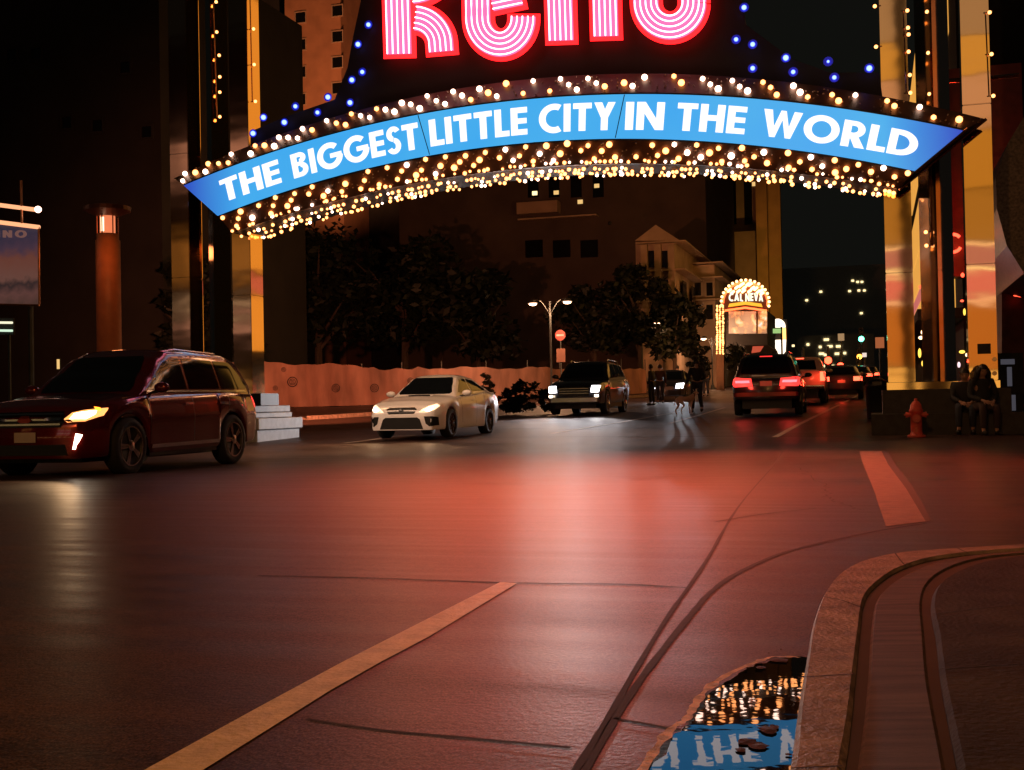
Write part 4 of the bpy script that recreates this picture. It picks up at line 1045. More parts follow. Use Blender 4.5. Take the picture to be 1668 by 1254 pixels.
def win(o, x0, x1, y0, y1, wd, m, fr=None, nm='window', sill=True):
    a = sp(x0, y1, wd); b_ = sp(x1, y0, wd)
    bm = bmesh.new(); sbox(bm, us(a), us(b_), wd-.02, wd+.3, a.z, b_.z); q = bpart(o, nm, bm, m)
    if fr:
        t_ = .12; ua, ub = us(a), us(b_)
        bm = bmesh.new(); sbox(bm, ua-t_, ub+t_, wd-.14, wd-.025, a.z-t_, a.z); sbox(bm, ua-t_, ub+t_, wd-.14, wd-.025, b_.z, b_.z+t_)
        sbox(bm, ua-t_, ua, wd-.14, wd-.025, a.z+.001, b_.z-.001); sbox(bm, ub, ub+t_, wd-.14, wd-.025, a.z+.001, b_.z-.001)
        build('frame', bm, fr, q, inv=inv_of(o))
    return q
M_tan = mat('tan_stucco', (.36, .24, .16), .85, var=.15, scale=.6, bump=.2, bscale=8)
M_brown = mat('brown_concrete', (.075, .048, .036), .85, var=.2, scale=.4, bump=.2, bscale=6)
M_cream = mat('cream_stone', (.42, .30, .20), .8, var=.2, scale=.8, bump=.3, bscale=8)
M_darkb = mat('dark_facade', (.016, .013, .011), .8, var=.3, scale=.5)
M_far = mat('far_haze_tone', (.7, .7, .7), .9, var=.1)  # pale tone stands in for night haze, level with the sky
M_win = mat('night_window', (.006, .006, .006), .15, var=.1)
M_lw = emit('dim_lit_window', (1.0, .62, .22), .9); M_lw2 = emit('yellow_lit_window', (1.0, .75, .35), 2.0)
def flood(o, loc, target, energy, col=(1, .50, .20), ang=70):
    """an unseen floodlight housing with its lamp, for lighting a facade"""
    l_ = Vector(loc); d = (Vector(target)-l_).normalized()
    bm = bmesh.new(); ball(bm, l_, .18, 1); bpart(o, 'floodlight', bm, M_black)  # unseen housing, added to light the facade
    spot_light('unseen_flood_lamp', l_+d*.3, d, col, energy, ang, .8, .2)
# hotel tower upper left
h = building('tall tan hotel tower with two columns of dark windows behind the sign', 474, 565, 142, -60, 14, mat('rust_tan_stucco', (.36, .17, .09), .85, var=.15, scale=.6))
for i in range(8):
    for x, y in ((490, 28), (550, 22)):
        yy = y-88+i*(44.5 if x == 490 else 42)
        win(h, x-8, x+8, yy-10, yy+9, 142, M_win, M_tan)
h3 = building('added dark block covering the sky between the hotel tower and the office block', 560, 660, 150, 150, 12, M_darkb)  # dark block added to cover the brighter sky gap
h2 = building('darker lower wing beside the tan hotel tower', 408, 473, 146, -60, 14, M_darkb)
flood(h, SW(us(sp(560, 300, 110)), 110, 14), SW(us(sp(550, 40, 142)), 142, 40), 85000, (1, .38, .16), 50)  # added floodlight, kept out of sight, brightens the hotel front
# left dark block behind the casino panel
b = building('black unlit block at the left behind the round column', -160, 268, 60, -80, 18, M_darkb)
for x, y in ((20, 90), (60, 88), (110, 200), (160, 205), (205, 110), (240, 215)): win(b, x-8, x+8, y-10, y+10, 60, M_win, M_darkb)
w_ = win(b, 93, 97, 585, 601, 60, M_lw)
# office block in the middle
b = building('dark brown office block with tall recessed windows under the arch', 655, 1156, 118, 205, 25, M_brown)
for x in (868, 902, 938, 974): win(b, x-8, x+8, 235, 322, 118, M_win)
for x, y in ((871, 315), (906, 314), (972, 303), (945, 329)): win(b, x-4, x+4, y-4, y+3, 117.95, M_lw if x != 871 else M_lw2, nm='lit_window')
for x in (870, 915, 960): win(b, x-14, x+14, 390, 420, 118, M_win)
bm = bmesh.new(); a = sp(848, 352, 118); c = sp(913, 329, 118); sbox(bm, us(a), us(c), 116.6, 117.99, a.z, c.z); bpart(b, 'balcony', bm, M_tan)
bm = bmesh.new(); a = sp(848, 357, 118); c = sp(975, 353, 118); sbox(bm, us(a), us(c), 116.9, 117.99, a.z-.1, c.z); bpart(b, 'ledge', bm, M_cream)
flood(b, SW(us(sp(1000, 300, 98)), 96, 15), SW(us(sp(960, 340, 118)), 118, 17), 800, (1, .38, .18), 110)
# classical pediment building
b = building('classical stone building with a gable and cornices behind the street trees', 1040, 1104, 96, 392, 34, M_cream)
bm = bmesh.new(); P = [sp(1034, 392, 95.6), sp(1068, 366, 95.6), sp(1108, 392, 95.6)]; extrude(bm, P, S*34.5); bpart(b, 'gable', bm, M_cream)
for y in (394, 440, 490):
    a = sp(1036, y+3, 95.4); c = sp(1106, y-3, 95.4); bm = bmesh.new(); sbox(bm, us(a), us(c)+.5, 95.4, 130.8, a.z, c.z); bpart(b, 'cornice', bm, M_cream)
for i, x in enumerate((1050, 1072, 1094)):
    bm = bmesh.new(); a = sp(x-4, 520, 95.5); c = sp(x+4, 398, 95.5); sbox(bm, us(a), us(c), 95.45, 95.99, a.z, c.z); bpart(b, 'pilaster', bm, M_cream)
for x in (1060, 1083): win(b, x-6, x+6, 408, 436, 96, M_win); win(b, x-6, x+6, 455, 485, 96, M_win)
ue = us(sp(1104, 400, 96))
for k in range(6):
    for za, zb in ((6.6, 8.8), (3.0, 5.4)):
        bm = bmesh.new(); w0 = 98+k*5; sbox(bm, ue, ue+.05, w0, w0+2, gz_w(96)+za, gz_w(96)+zb); bpart(b, 'window', bm, M_win)
flood(b, SW(us(sp(1130, 500, 84)), 84, gz_w(84)+.6), SW(ue, 100, gz_w(96)+9), 1600, (1, .42, .16), 80)
# right tall hotel with slots and a lit corner
b = building('tall orange-lit hotel with vertical slots and bright corner over the marquee', 1158, 1246, 150, 205, 30, M_tan)
for x in (1166, 1192, 1218, 1240): win(b, x-5, x+5, 230, 366, 150, M_win)
for x, y in ((1190, 294), (1228, 300)): win(b, x-3, x+3, y-4, y+3, 149.95, M_lw, nm='lit_window')
bm = bmesh.new(); a = sp(1158, 640, 148); c = sp(1240, 376, 148); sbox(bm, us(a), us(c), 147.5, 149.9, gz_w(148)-.5, c.z); bpart(b, 'lower_wall', bm, M_tan)
for x0, x1, w0 in ((1238, 1246, 146), (1247, 1268, 148)):
    a = sp(x0, 640, w0); c = sp(x1, 205, w0); bm = bmesh.new(); sbox(bm, us(a), us(c), w0, w0+1.4, gz_w(w0)-.5, c.z); bpart(b, 'corner_pier', bm, mat('ochre_stucco', (.50, .30, .10), .8, var=.15, scale=.6))
flood(b, SW(us(sp(1262, 560, 128)), 128, gz_w(128)+3), SW(us(sp(1256, 420, 148)), 148, gz_w(148)+12), 3800, (1, .50, .10), 60)
flood(b, SW(us(sp(1200, 560, 120)), 118, gz_w(118)+7), SW(us(sp(1200, 380, 148)), 148, gz_w(148)+16), 1700, (1, .42, .16), 90)
# lower cream shopfronts between gable and marquee
b = building('low ornate shop row lit orange between the trees and the marquee', 1106, 1168, 106, 432, 26, M_cream)
for y in (428, 452, 488): 
    a = sp(1108, y+3, 105.6); c = sp(1170, y-2, 105.6); bm = bmesh.new(); sbox(bm, us(a), us(c)+.4, 105.4, 132.3, a.z, c.z); bpart(b, 'cornice', bm, M_cream)
for x in (1118, 1137, 1156): win(b, x-5, x+5, 460, 482, 106, M_win, M_cream); win(b, x-5, x+5, 496, 520, 106, M_win)
# far dark hill blocks with scattered lights
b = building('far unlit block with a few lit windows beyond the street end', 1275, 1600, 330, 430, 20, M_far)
for i, (x, y) in enumerate(((1389, 457), (1397, 459), (1404, 459), (1408, 473), (1399, 473), (1384, 474), (1337, 475), (1314, 489), (1403, 510), (1392, 552))):
    win(b, x-2, x+2, y-1.5, y+1.5, 329.9, M_lw2, nm='lit_window')
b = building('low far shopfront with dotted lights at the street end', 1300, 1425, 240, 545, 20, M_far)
for i, (x, y, k) in enumerate(((1346, 553, 1), (1352, 564, 1), (1366, 564, 1), (1336, 565, 0), (1338, 576, 1), (1344, 578, 0), (1364, 576, 1), (1376, 575, 0), (1322, 592, 0), (1335, 594, 0), (1344, 596, 0), (1350, 595, 0), (1357, 596, 0), (1316, 561, 0), (1292, 563, 0))):
    win(b, x-(4 if k else 2), x+(4 if k else 2), y-1.8, y+1.8, 239.9, M_lw2, nm='lit_window')

# ================================================================== MARQUEE WITH CAL-NEVA LETTERS
MW = 98.0
mq = empty('casino_marquee', SW(us(sp(1214, 600, MW)), MW, gz_w(MW)), 0, label='glowing casino marquee reading CAL NEVA over a bright screen', cat='marquee')
def mpoly(nm, pix, wd, m, th=.25, parent=None, **k):
    bm = bmesh.new(); extrude(bm, [sp(x, y, wd) for x, y in pix], S*th)
    q = build(nm, bm, m, parent or mq, inv=inv_of(mq)); return tag(q, **k) if k else q
M_mred = emit('red_neon_board', (1.0, .09, .02), 1.3); M_mgold = emit('gold_neon_fan', (1.0, .42, .03), 1.4); M_mwh = emit('marquee_white_neon', (1.0, .92, .65), 1.6); M_mdark = mat('marquee_back', (.12, .04, .02), .5)
arcb = [(1214+36*cos(radians(a)), 492-33*sin(radians(a))) for a in range(0, 181, 12)]
mpoly('sign_board', arcb+[(1177, 503), (1251, 503)][:0]+[(1179, 505), (1249, 505)], MW, M_mdark, .5)
def mtube(nm, pix, wd, r, m):
    bm = bmesh.new(); tube(bm, [sp(x, y, wd) for x, y in pix], r, 6); return build(nm, bm, m, mq, inv=inv_of(mq))
mtube('neon_border', [(1214+36.5*cos(radians(a)), 493-33.5*sin(radians(a))) for a in range(-8, 190, 9)], MW-.1, .10, emit('marquee_red_tube', (1, .12, .03), 4))
mtube('neon_border', [(1179, 506), (1214, 501), (1249, 506)], MW-.1, .09, D.materials['marquee_red_tube'])
fan = [(1186, 500), (1214, 496), (1242, 500), (1240, 494.5), (1214, 491), (1188, 494.5)]
mpoly('gold_fan', fan, MW-.12, M_mgold, .1)
def word_at(word, x0, x1, yt, yb, wd, m, parent, inv, gap=.1, arcy=0, nm='letter'):
    items, tw = glyph_word(word, gap)
    for ch, gx, st in items:
        bm = bmesh.new()
        for k, poly in enumerate(st):
            P = []
            for xx, yy in poly:
                fx = (gx+xx)/tw; px = x0+(x1-x0)*fx; dy = arcy*(1-(2*fx-1)**2)
                P.append(sp(px, yb+(yt-yb)*yy-dy, wd-.004*k))
            extrude(bm, P, S*.05)
        build(nm, bm, m, parent, inv=inv)
word_at('CAL', 1187, 1210, 478.5, 491, MW-.18, M_mwh, mq, inv_of(mq), .12, 1)
word_at('NEVA', 1214, 1243, 478, 491, MW-.18, M_mwh, mq, inv_of(mq), .12, 1)
def mbulb_mesh(r): return bulb_mesh('bulb', r, bulb_mat('marquee_bulb_%d' % int(r*100), (4, 2.4, 1.0), (1.6, .5, .08), 1.2))
MB_ = mbulb_mesh(.12); MC_ = bulb_mesh('bulb', .10, bulb_mat('column_bulb', (4, 1.9, .6), (1.2, .4, .05), 1.0))
rm = random.Random(5)
pts = []
for cx, cy in ((1188, 473), (1193, 476), (1200, 468), (1203, 474), (1209, 463), (1206, 465), (1212, 469), (1218, 463), (1222, 463), (1226, 469), (1221, 474), (1231, 470), (1235, 475), (1240, 473), (1241, 478), (1211, 474)):
    for dx, dy in ((0, 0), (1.9, -1.4), (-1.7, 1.4)): pts.append((cx+dx, cy+dy, MW-.2))
pts += [(1214+39*cos(radians(a)), 492-36*sin(radians(a)), MW-.15) for a in range(-10, 191, 11)]
for px, py, wd in pts:
    o = D.objects.new('bulb', MB_); COL.objects.link(o); o.parent = mq; o.location = inv_of(mq) @ sp(px, py, wd)
# screen with moving colours
def screen_mat():
    m, nt, b_ = _nodes('video_screen'); tc = nt.nodes.new('ShaderNodeTexCoord')
    n = nt.nodes.new('ShaderNodeTexNoise'); n.inputs['Scale'].default_value = 1.1; n.inputs['Detail'].default_value = 3; n.inputs['Roughness'].default_value = .6
    nt.links.new(tc.outputs['Object'], n.inputs['Vector'])
    r = nt.nodes.new('ShaderNodeValToRGB'); e = r.color_ramp.elements
    e[0].position = .50; e[0].color = (.01, .006, .01, 1); e[1].position = .66; e[1].color = (1.3, .75, .75, 1)
    q = e.new(.54); q.color = (.45, .14, .03, 1); q = e.new(.59); q.color = (.9, .42, .14, 1)
    nt.links.new(n.outputs['Fac'], r.inputs[0]); nt.links.new(r.outputs[0], b_.inputs['Emission Color']); b_.inputs['Emission Strength'].default_value = 1.0
    return m
mpoly('screen', [(1187, 543), (1249, 543), (1249, 507), (1187, 507)], MW+.1, screen_mat(), .3)
bm = bmesh.new(); P = [sp(x, y, MW+.6) for x, y in ((1183, 590), (1250, 590), (1250, 506), (1183, 506))]; extrude(bm, P, S*8); build('marquee_body', bm, M_darkb, mq, inv=inv_of(mq))
mtube('screen_post', [(1233, 507), (1233, 543)], MW-.0, .08, M_mdark)
# bulb column and second sign
bc = empty('bulb_column', SW(us(sp(1173, 600, 92)), 92, gz_w(92)), 0, label='tall golden column of bulbs left of the marquee', cat='lit column')
bm = bmesh.new(); P = [sp(x, y, 92) for x, y in ((1167, 640), (1179, 640), (1179, 496), (1167, 496))]; extrude(bm, P, S*.6); build('column_core', bm, mat('gilded_panel', (.10, .04, .012), .5, .3), bc, inv=inv_of(bc))
for i in range(26):
    for k in range(3):
        o = D.objects.new('bulb', MC_); COL.objects.link(o); o.parent = bc; o.location = inv_of(bc) @ sp(1168+k*4.8+rm.uniform(-.6, .6), 498+i*3.1+rm.uniform(-.8, .8), 91.85); s_ = rm.uniform(.5, .95); o.scale = (s_,)*3
s2 = empty('small_marquee', SW(us(sp(1266, 600, 112)), 112, gz_w(112)), 0, label='small white glowing arched sign right of the marquee', cat='sign')
M_s2 = emit('white_lit_panel', (1.0, .78, .55), 2.6); M_s3 = emit('amber_edge_bulbs', (1.0, .45, .12), 3)
def s2poly(nm, pix, m, th=.4, wd=112): bm = bmesh.new(); extrude(bm, [sp(x, y, wd) for x, y in pix], S*th); return build(nm, bm, m, s2, inv=inv_of(s2))
s2poly('arched_panel', [(1255, 533)]+[(1267+12*cos(radians(a)), 531-12*sin(radians(a))) for a in range(180, -1, -20)]+[(1279, 533)], M_s2)
s2poly('edge_strip', [(1274, 534), (1279.5, 534), (1280, 553), (1275, 553)], M_s3)
s2poly('lower_panel', [(1253, 554), (1280, 553), (1279, 572), (1271, 582), (1264, 568), (1254, 560)], M_s2)
s2poly('backing', [(1252, 640), (1282, 640), (1282, 520), (1252, 520)], M_darkb, .3, 112.5)
gs = empty('street_name_sign', SW(us(sp(1261, 540, 104)), 104, gz_w(104)), 0, label='green lit street name sign in front of the small marquee', cat='sign')
bm = bmesh.new(); extrude(bm, [sp(x, y, 104) for x, y in ((1249, 543), (1272, 542.5), (1272, 535), (1249, 535.5))], S*.08); build('blade', bm, emit('green_sign_face', (.45, .75, .25), .8), gs, inv=inv_of(gs))
bm = bmesh.new(); p = sp(1273, 540, 104.1); tube(bm, [Vector((p.x, p.y, gz_w(104)-.1)), Vector((p.x, p.y, p.z+.4))], .08, 8); build('pole', bm, M_black, gs, inv=inv_of(gs))
# red awning
aw = empty('red_awning', SW(us(sp(1235, 600, 88)), 88, gz_w(88)), 0, label='dark awning with red panel above the black suv roof', cat='awning')
bm = bmesh.new(); extrude(bm, [sp(x, y, 88) for x, y in ((1212, 562), (1250, 562), (1262, 570), (1248, 581), (1222, 581))], S*3); build('canopy', bm, M_darkb, aw, inv=inv_of(aw))
bm = bmesh.new(); extrude(bm, [sp(x, y, 87.9) for x, y in ((1226, 564), (1244, 563.5), (1238, 573), (1224, 575))], S*.08); build('red_panel', bm, emit('red_fabric_backlit', (.8, .10, .05), .6), aw, inv=inv_of(aw))
for x in (1222, 1250):
    p = sp(x, 575, 88.5); bm = bmesh.new(); tube(bm, [Vector((p.x, p.y, gz_w(88)-.1)), p], .07, 6); build('post', bm, M_black, aw, inv=inv_of(aw))

# ================================================================== RIGHT-HAND CASINO HALL (seen between the columns) and near canopy
CH = empty('casino_hall', SW(12, 60, gz_w(60)), 0, label='dark casino hall with red neon seen between the right columns', cat='building')
uH = us(sp(1545, 600, 56))
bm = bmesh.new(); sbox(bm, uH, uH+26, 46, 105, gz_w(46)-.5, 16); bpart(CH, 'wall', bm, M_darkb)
M_amb = emit('amber_reflect_glow', (1.0, .45, .08), .8)  # glowing bands added to give the left columns golden reflections
for z0, z1, m in ((14, 22, M_amb), (3.0, 6.1, M_amb), (7.2, 9.3, M_amb), (6.2, 7.0, emit('rose_reflect_glow', (1.0, .25, .22), .55)), (9.5, 12.5, M_amb)):
    bm = bmesh.new(); sbox(bm, uH-.12, uH, 50, 100, gz_w(60)+z0, gz_w(60)+z1); bpart(CH, 'reflect_strip', bm, m)
bm = bmesh.new(); sbox(bm, uH-1.6, uH-.13, 44, 104, gz_w(60)+2.6, gz_w(60)+2.95); bpart(CH, 'canopy', bm, M_darkb)
def hall_neon(cx, cy, r, wd, m, n=14, gap=40):
    c = sp(cx, cy, wd); bm = bmesh.new()
    P = [c+A*r*cos(radians(a))+Z*r*1.15*sin(radians(a)) for a in range(gap, 360-gap//2, 18)]
    tube(bm, P, r*.22, 6); bpart(CH, 'neon_ring', bm, m)
M_rn = emit('deep_red_neon', (1.0, .07, .03), 4); M_wn = emit('warm_sign_bulbs', (1.0, .62, .30), 5); M_yn = emit('yellow_neon', (1, .6, .08), 2)
hall_neon(1553, 396, .26, 44, M_rn)
bm = bmesh.new(); sbox(bm, us(sp(1545, 400, 45))-.4, uH+2, 45, 45.9, 4.8, 12); bpart(CH, 'red_corner_pier', bm, mat('oxblood_panel', (.30, .04, .02), .4))
point_light('neon_light', tuple(sp(1553, 396, 43.3)), (1, .08, .03), 60, .2)
for x, y, w_, h_, m in ((1501, 467, 5, 3, M_rn), (1568, 448, 3, 4, M_rn), (1567, 490, 3, 2, M_rn), (1571, 508, 2, 6, M_yn), (1508, 450, 2, 3, M_wn), (1508, 398, 1.5, 9, M_wn), (1510, 528, 2, 6, M_wn), (1505, 541, 5, 5, M_wn), (1500, 550, 4, 3, M_wn), (1513, 550, 2.5, 6, M_wn), (1498, 575, 2.5, 8, M_yn), (1503, 592, 2, 5, M_yn), (1567, 573, 5, 3, M_yn), (1575, 578, 2.5, 3, M_wn), (1562, 594, 2.5, 5, emit('pink_white_panel', (1, .7, .75), 1.3)), (1553, 586, 3, 3, M_wn)):
    wd = 43.5 if y < 560 else 46
    a = sp(x-w_, y+h_, wd); c = sp(x+w_, y-h_, wd); bm = bmesh.new(); cc = (a+c)/2
    ball(bm, (0, 0, 0), 1, 2, (abs(us(c)-us(a))/2, .12, (c.z-a.z)/2)); bm.transform(Matrix.Translation(cc) @ Matrix.Rotation(-AZ, 4, 'Z'))
    bpart(CH, 'small_lit_sign', bm, m)
NC = empty('near_canopy', SW(9, 34, gz_w(34)), 0, label='dark corrugated canopy slanting down at the right edge', cat='canopy')
bm = bmesh.new(); extrude(bm, [sp(x, y, 31) for x, y in ((1700, 130), (1668, 190), (1640, 236), (1622, 290), (1624, 340), (1640, 400), (1668, 445), (1760, 470), (1760, 130))], S*7); bpart(NC, 'canopy_shell', bm, mat('corrugated_dark_metal', (.06, .045, .035), .35, .6, var=.6, scale=2.5, stretch=(6, 1, 6)))
bm = bmesh.new(); extrude(bm, [sp(x, y, 36.5) for x, y in ((1632, 430), (1668, 452), (1760, 470), (1760, 640), (1632, 640))], S*6); bpart(NC, 'shop_wall', bm, mat('dull_red_wall', (.16, .03, .02), .6, var=.4))
bm = bmesh.new(); tube(bm, [sp(x, y, 36.2) for x, y in ((1655, 447), (1661, 458), (1656, 466), (1663, 477), (1658, 470))], .05, 6); bpart(NC, 'neon_squiggle', bm, M_wn)
bm = bmesh.new(); tube(bm, [sp(x, y, 36.3) for x, y in ((1650, 440), (1668, 450), (1666, 484), (1652, 480))], .04, 6); bpart(NC, 'red_neon', bm, M_rn)
bm = bmesh.new(); tube(bm, [sp(x, y, 34) for x, y in ((1540, 132), (1600, 128), (1660, 122))], .06, 6); bpart(NC, 'cross_beam', bm, M_copper)
point_light('neon_light', tuple(sp(1658, 462, 35.9)), (1, .15, .05), 4, .1)

# ================================================================== ADDED GLOWING FACADE BEHIND THE CAMERA (bands invented for the column reflections)
BC = empty('added_facade', SW(0, -34, 0), 0, label='added glowing facade behind the camera, mirrored in the polished columns', cat='building')
bm = bmesh.new(); sbox(bm, -66, 26, -52, -34, 0, 30); bpart(BC, 'wall', bm, M_brown)
EM = lambda nm, c, s: emit(nm, c, s)
bands = [(2.6, 6.8, (1.0, .36, .07), .50), (6.9, 7.5, (1.0, .62, .50), 1.0), (7.6, 8.6, (1.0, .25, .30), .75), (8.7, 9.0, (1.0, .85, .6), 1.5), (9.1, 10.4, (.9, .36, .42), .55),
         (10.5, 10.8, (1, .7, .5), 1.3), (11.0, 14.2, (.95, .48, .10), .42), (14.4, 18.5, (1.0, .50, .09), .50), (18.7, 21.8, (.95, .55, .42), .60), (22.0, 24.2, (1.0, .55, .14), .62), (24.4, 28.5, (.75, .50, .36), .50)]
for i, (z0, z1, c, s_) in enumerate(bands):
    for u0_, u1_ in ((-54, -44), (-43.5, -36), (-5, 1.8), (2.1, 8.5)):
        if u0_ < -30 and i not in (1, 3, 6, 8): continue
        bm = bmesh.new(); sbox(bm, u0_, u1_, -33.99+(.3 if z1-z0 > 1 else 0), -33.7+(.3 if z1-z0 > 1 else 0), z0, z1)
        m = D.materials.get('reflect_band_%d' % i) or EM('reflect_band_%d' % i, c, s_)
        bpart(BC, 'lit_panel' if z1-z0 > 1 else 'glow_band', bm, m)  # glowing panels and bands of the added facade, for the column reflections
for j in range(9):
    bm = bmesh.new(); sbox(bm, -64+j*11, -63.4+j*11, -33.9, -33.2, 0, 29.5); bpart(BC, 'added_pier', bm, M_brown)
for j in range(14):
    bm = bmesh.new(); sbox(bm, -55.6+j*5.5, -52+j*5.5, -33.95, -33.75, .2, 2.4); bpart(BC, 'added_shop_door', bm, M_lw)

# ================================================================== STREET LAMPS
M_globe = emit('street_lamp_glow', (1.0, .55, .32), 12); M_iron = mat('painted_iron', (.06, .07, .07), .5, .4)
def double_lamp(px, base_y, arms, Ylev, label, pw, group=None):
    g0 = gp(px, base_y); g0.z = gz(g0.x, g0.y)
    o = empty('street_lamp', g0, -AZ, label=label, cat='street lamp', group=group)
    wd = g0.dot(S); inv = inv_of(o)
    P = [sp(x, y, wd) for x, y in arms]; top = sum((p.z for p in P))/len(P)
    bm = bmesh.new(); tube(bm, [Vector((g0.x, g0.y, g0.z-.1)), Vector((g0.x, g0.y, g0.z+.8)), Vector((g0.x, g0.y, top+.1))], [.11, .06, .045], 8); build('pole', bm, M_iron, o, inv=inv)
    bm = bmesh.new(); tube(bm, [Vector((g0.x, g0.y, g0.z-.05)), Vector((g0.x, g0.y, g0.z+.35))], [.2, .12], 10); build('base', bm, M_iron, o, inv=inv)
    for p in P:
        bm = bmesh.new(); tube(bm, smooth_path([Vector((g0.x, g0.y, top-.6)), (p+Vector((g0.x, g0.y, top)))/2+Z*.1, p+Z*.22], 5), .025, 6); build('arm', bm, M_iron, o, inv=inv)
        bm = bmesh.new(); lathe(bm, [(.02, .24), (.10, .20), (.27, .06), (.27, .03)], 14, Matrix.Translation(p)); sh = build('lamp_shade', bm, M_iron, o, True, inv=inv)
        bm = bmesh.new(); ball(bm, p, .17, 2, (1.25, 1.25, .55)); build('globe', bm, M_globe, sh, True, inv=inv)
        point_light('lamp_light', tuple(inv @ (p-Z*.25)), (1, .50, .26), pw, .12, o)
    return o
double_lamp(899, 655, ((868, 495), (924, 492)), 0, 'double-armed street lamp rising behind the glaring suv', 800)
double_lamp(1047, 640, ((1025, 527), (1070, 527)), 0, 'double-armed street lamp glowing through the dark street trees', 450)
double_lamp(1161, 634, ((1146, 552), (1176, 552)), 0, 'far double street lamp beside the column of bulbs', 350)
double_lamp(1066, 634, ((1060, 537), (1064, 537)), 0, 'farther small street lamp just below another among the trees', 20)
# an unseen tall lamp at the near corner behind the photographer lights the kerb, the dash and the cars
o = empty('unseen_street_lamp', (-5.5, -5.0, 0), 0, label='unseen tall sodium street lamp behind the camera at the near corner', cat='street lamp')
bm = bmesh.new(); tube(bm, [(0, 0, 0), (0, 0, 8.6)], [.12, .07], 10); build('pole', bm, M_iron, o)
bm = bmesh.new(); tube(bm, smooth_path([(0, 0, 8.4), (.6, .5, 9.0), (1.6, 1.3, 9.1)], 5), .05, 8); build('arm', bm, M_iron, o)
bm = bmesh.new(); box(bm, (1.4, 1.1, 9.0), (2.0, 1.5, 9.15)); build('lamp_head', bm, M_iron, o)
point_light('lamp_light', (1.7, 1.3, 8.85), (1.0, .40, .10), 2000, .15, o)
o2 = empty('unseen_street_lamp', (13, 12, 0), 0, label='unseen tall sodium street lamp off the right edge lighting the sidewalk', cat='street lamp')
bm = bmesh.new(); tube(bm, [(0, 0, 0), (0, 0, 8.6)], [.12, .07], 10); build('pole', bm, M_iron, o2)
bm = bmesh.new(); tube(bm, smooth_path([(0, 0, 8.4), (-.6, .0, 9.0), (-1.8, 0, 9.1)], 5), .05, 8); build('arm', bm, M_iron, o2)
bm = bmesh.new(); box(bm, (-2.2, -.2, 9.0), (-1.5, .2, 9.15)); build('lamp_head', bm, M_iron, o2)
point_light('lamp_light', (-1.9, 0, 8.85), (1.0, .42, .2), 90, .15, o2)

o3 = empty('unseen_street_lamp', (-11.5, 17, -.17), 0, label='added lamp off the left edge brightening the white sedan', cat='street lamp')
bm = bmesh.new(); tube(bm, [(0, 0, 0), (0, 0, 8.4)], [.12, .07], 10); build('pole', bm, M_iron, o3)
bm = bmesh.new(); tube(bm, smooth_path([(0, 0, 8.2), (.6, 0, 8.8), (1.8, 0, 8.9)], 5), .05, 8); build('arm', bm, M_iron, o3)
bm = bmesh.new(); box(bm, (1.5, -.2, 8.8), (2.2, .2, 8.95)); build('lamp_head', bm, M_iron, o3)
spot_light('lamp_light', (1.9, 0, 8.75), on_ground(690, 25.5)-Vector((-9.6, 17, 8.5)), (1.0, .62, .40), 7500, 42, .8, .15, o3)  # added spot aimed at the sedan to brighten it
fl = empty('fence_fill_light', SW(-16.9, 30.5, gz_w(30)), 0, label='added fill light on a short mast behind the left tower, brightening the fence', cat='floodlight')
bm = bmesh.new(); tube(bm, [(0, 0, 0), (0, 0, 3.4)], .06, 8); build('mast', bm, M_iron, fl)
bm = bmesh.new(); box(bm, (-.2, -.1, 3.4), (.2, .1, 3.7)); build('fence_fill_head', bm, M_iron, fl)
spot_light('unseen_flood_lamp', (.1, .3, 3.55), gp(620, 655)+Z*1.2-Vector(fl.location)-Z*3.5, (1, .30, .13), 27000, 75, .9, .2, fl)  # added light for the fence, hidden behind the tower

# ================================================================== TRAFFIC LIGHTS
M_house = mat('signal_housing', (.015, .015, .015), .5)
def signal(px, py, wd, col, label, r=.23):
    c = sp(px, py, wd); g_ = gz_w(wd)
    o = empty('traffic_light', SW(us(c), wd, g_), -AZ, label=label, cat='traffic light'); inv = inv_of(o)
    bm = bmesh.new(); tube(bm, [SW(us(c)+.0, wd+.25, g_-.1), SW(us(c), wd+.25, c.z+.9)], .07, 8); build('pole', bm, M_iron, o, inv=inv)
    k = {'red': 0, 'amber': 1, 'green': 2}[col]; cz = c.z+(k-1)*.42
    bm = bmesh.new(); sbox(bm, us(c)-.2, us(c)+.2, wd, wd+.2, cz-.65, cz+.65); h_ = build('signal_head', bm, M_house, o, inv=inv)
    cols = {'red': (1, .05, .02), 'amber': (1, .35, .03), 'green': (.1, 1.0, .55)}
    for i, q in enumerate(('red', 'amber', 'green')):
        m = emit('signal_'+q, cols[q], 9) if q == col else M_win
        p = SW(us(c), wd-.03, cz+.42*(1-i)); bm = bmesh.new(); ball(bm, (0, 0, 0), r if q == col else .14, 2, (1, .3, 1)); bm.transform(Matrix.Translation(p) @ Matrix.Rotation(-AZ, 4, 'Z')); build('lens', bm, m, h_, True, inv=inv)
signal(1308, 594, 66, 'red', 'traffic light showing red just above the white pickup')
signal(1349, 587, 78, 'red', 'traffic light showing red right of the pickup, higher than the next')
signal(1369, 596, 84, 'red', 'traffic light showing red nearest the queue of cars')
signal(1403, 552, 120, 'green', 'traffic light showing green high over the street', .26)
signal(1400, 581, 110, 'amber', 'traffic light showing amber below the green one', .22)
signal(1399, 599, 100, 'amber', 'low glowing amber signal near the tower', .2)
for px, py, w_, h_, lab in ((1400-.0, 548, 5, 6, 'x'),)[:0]: pass
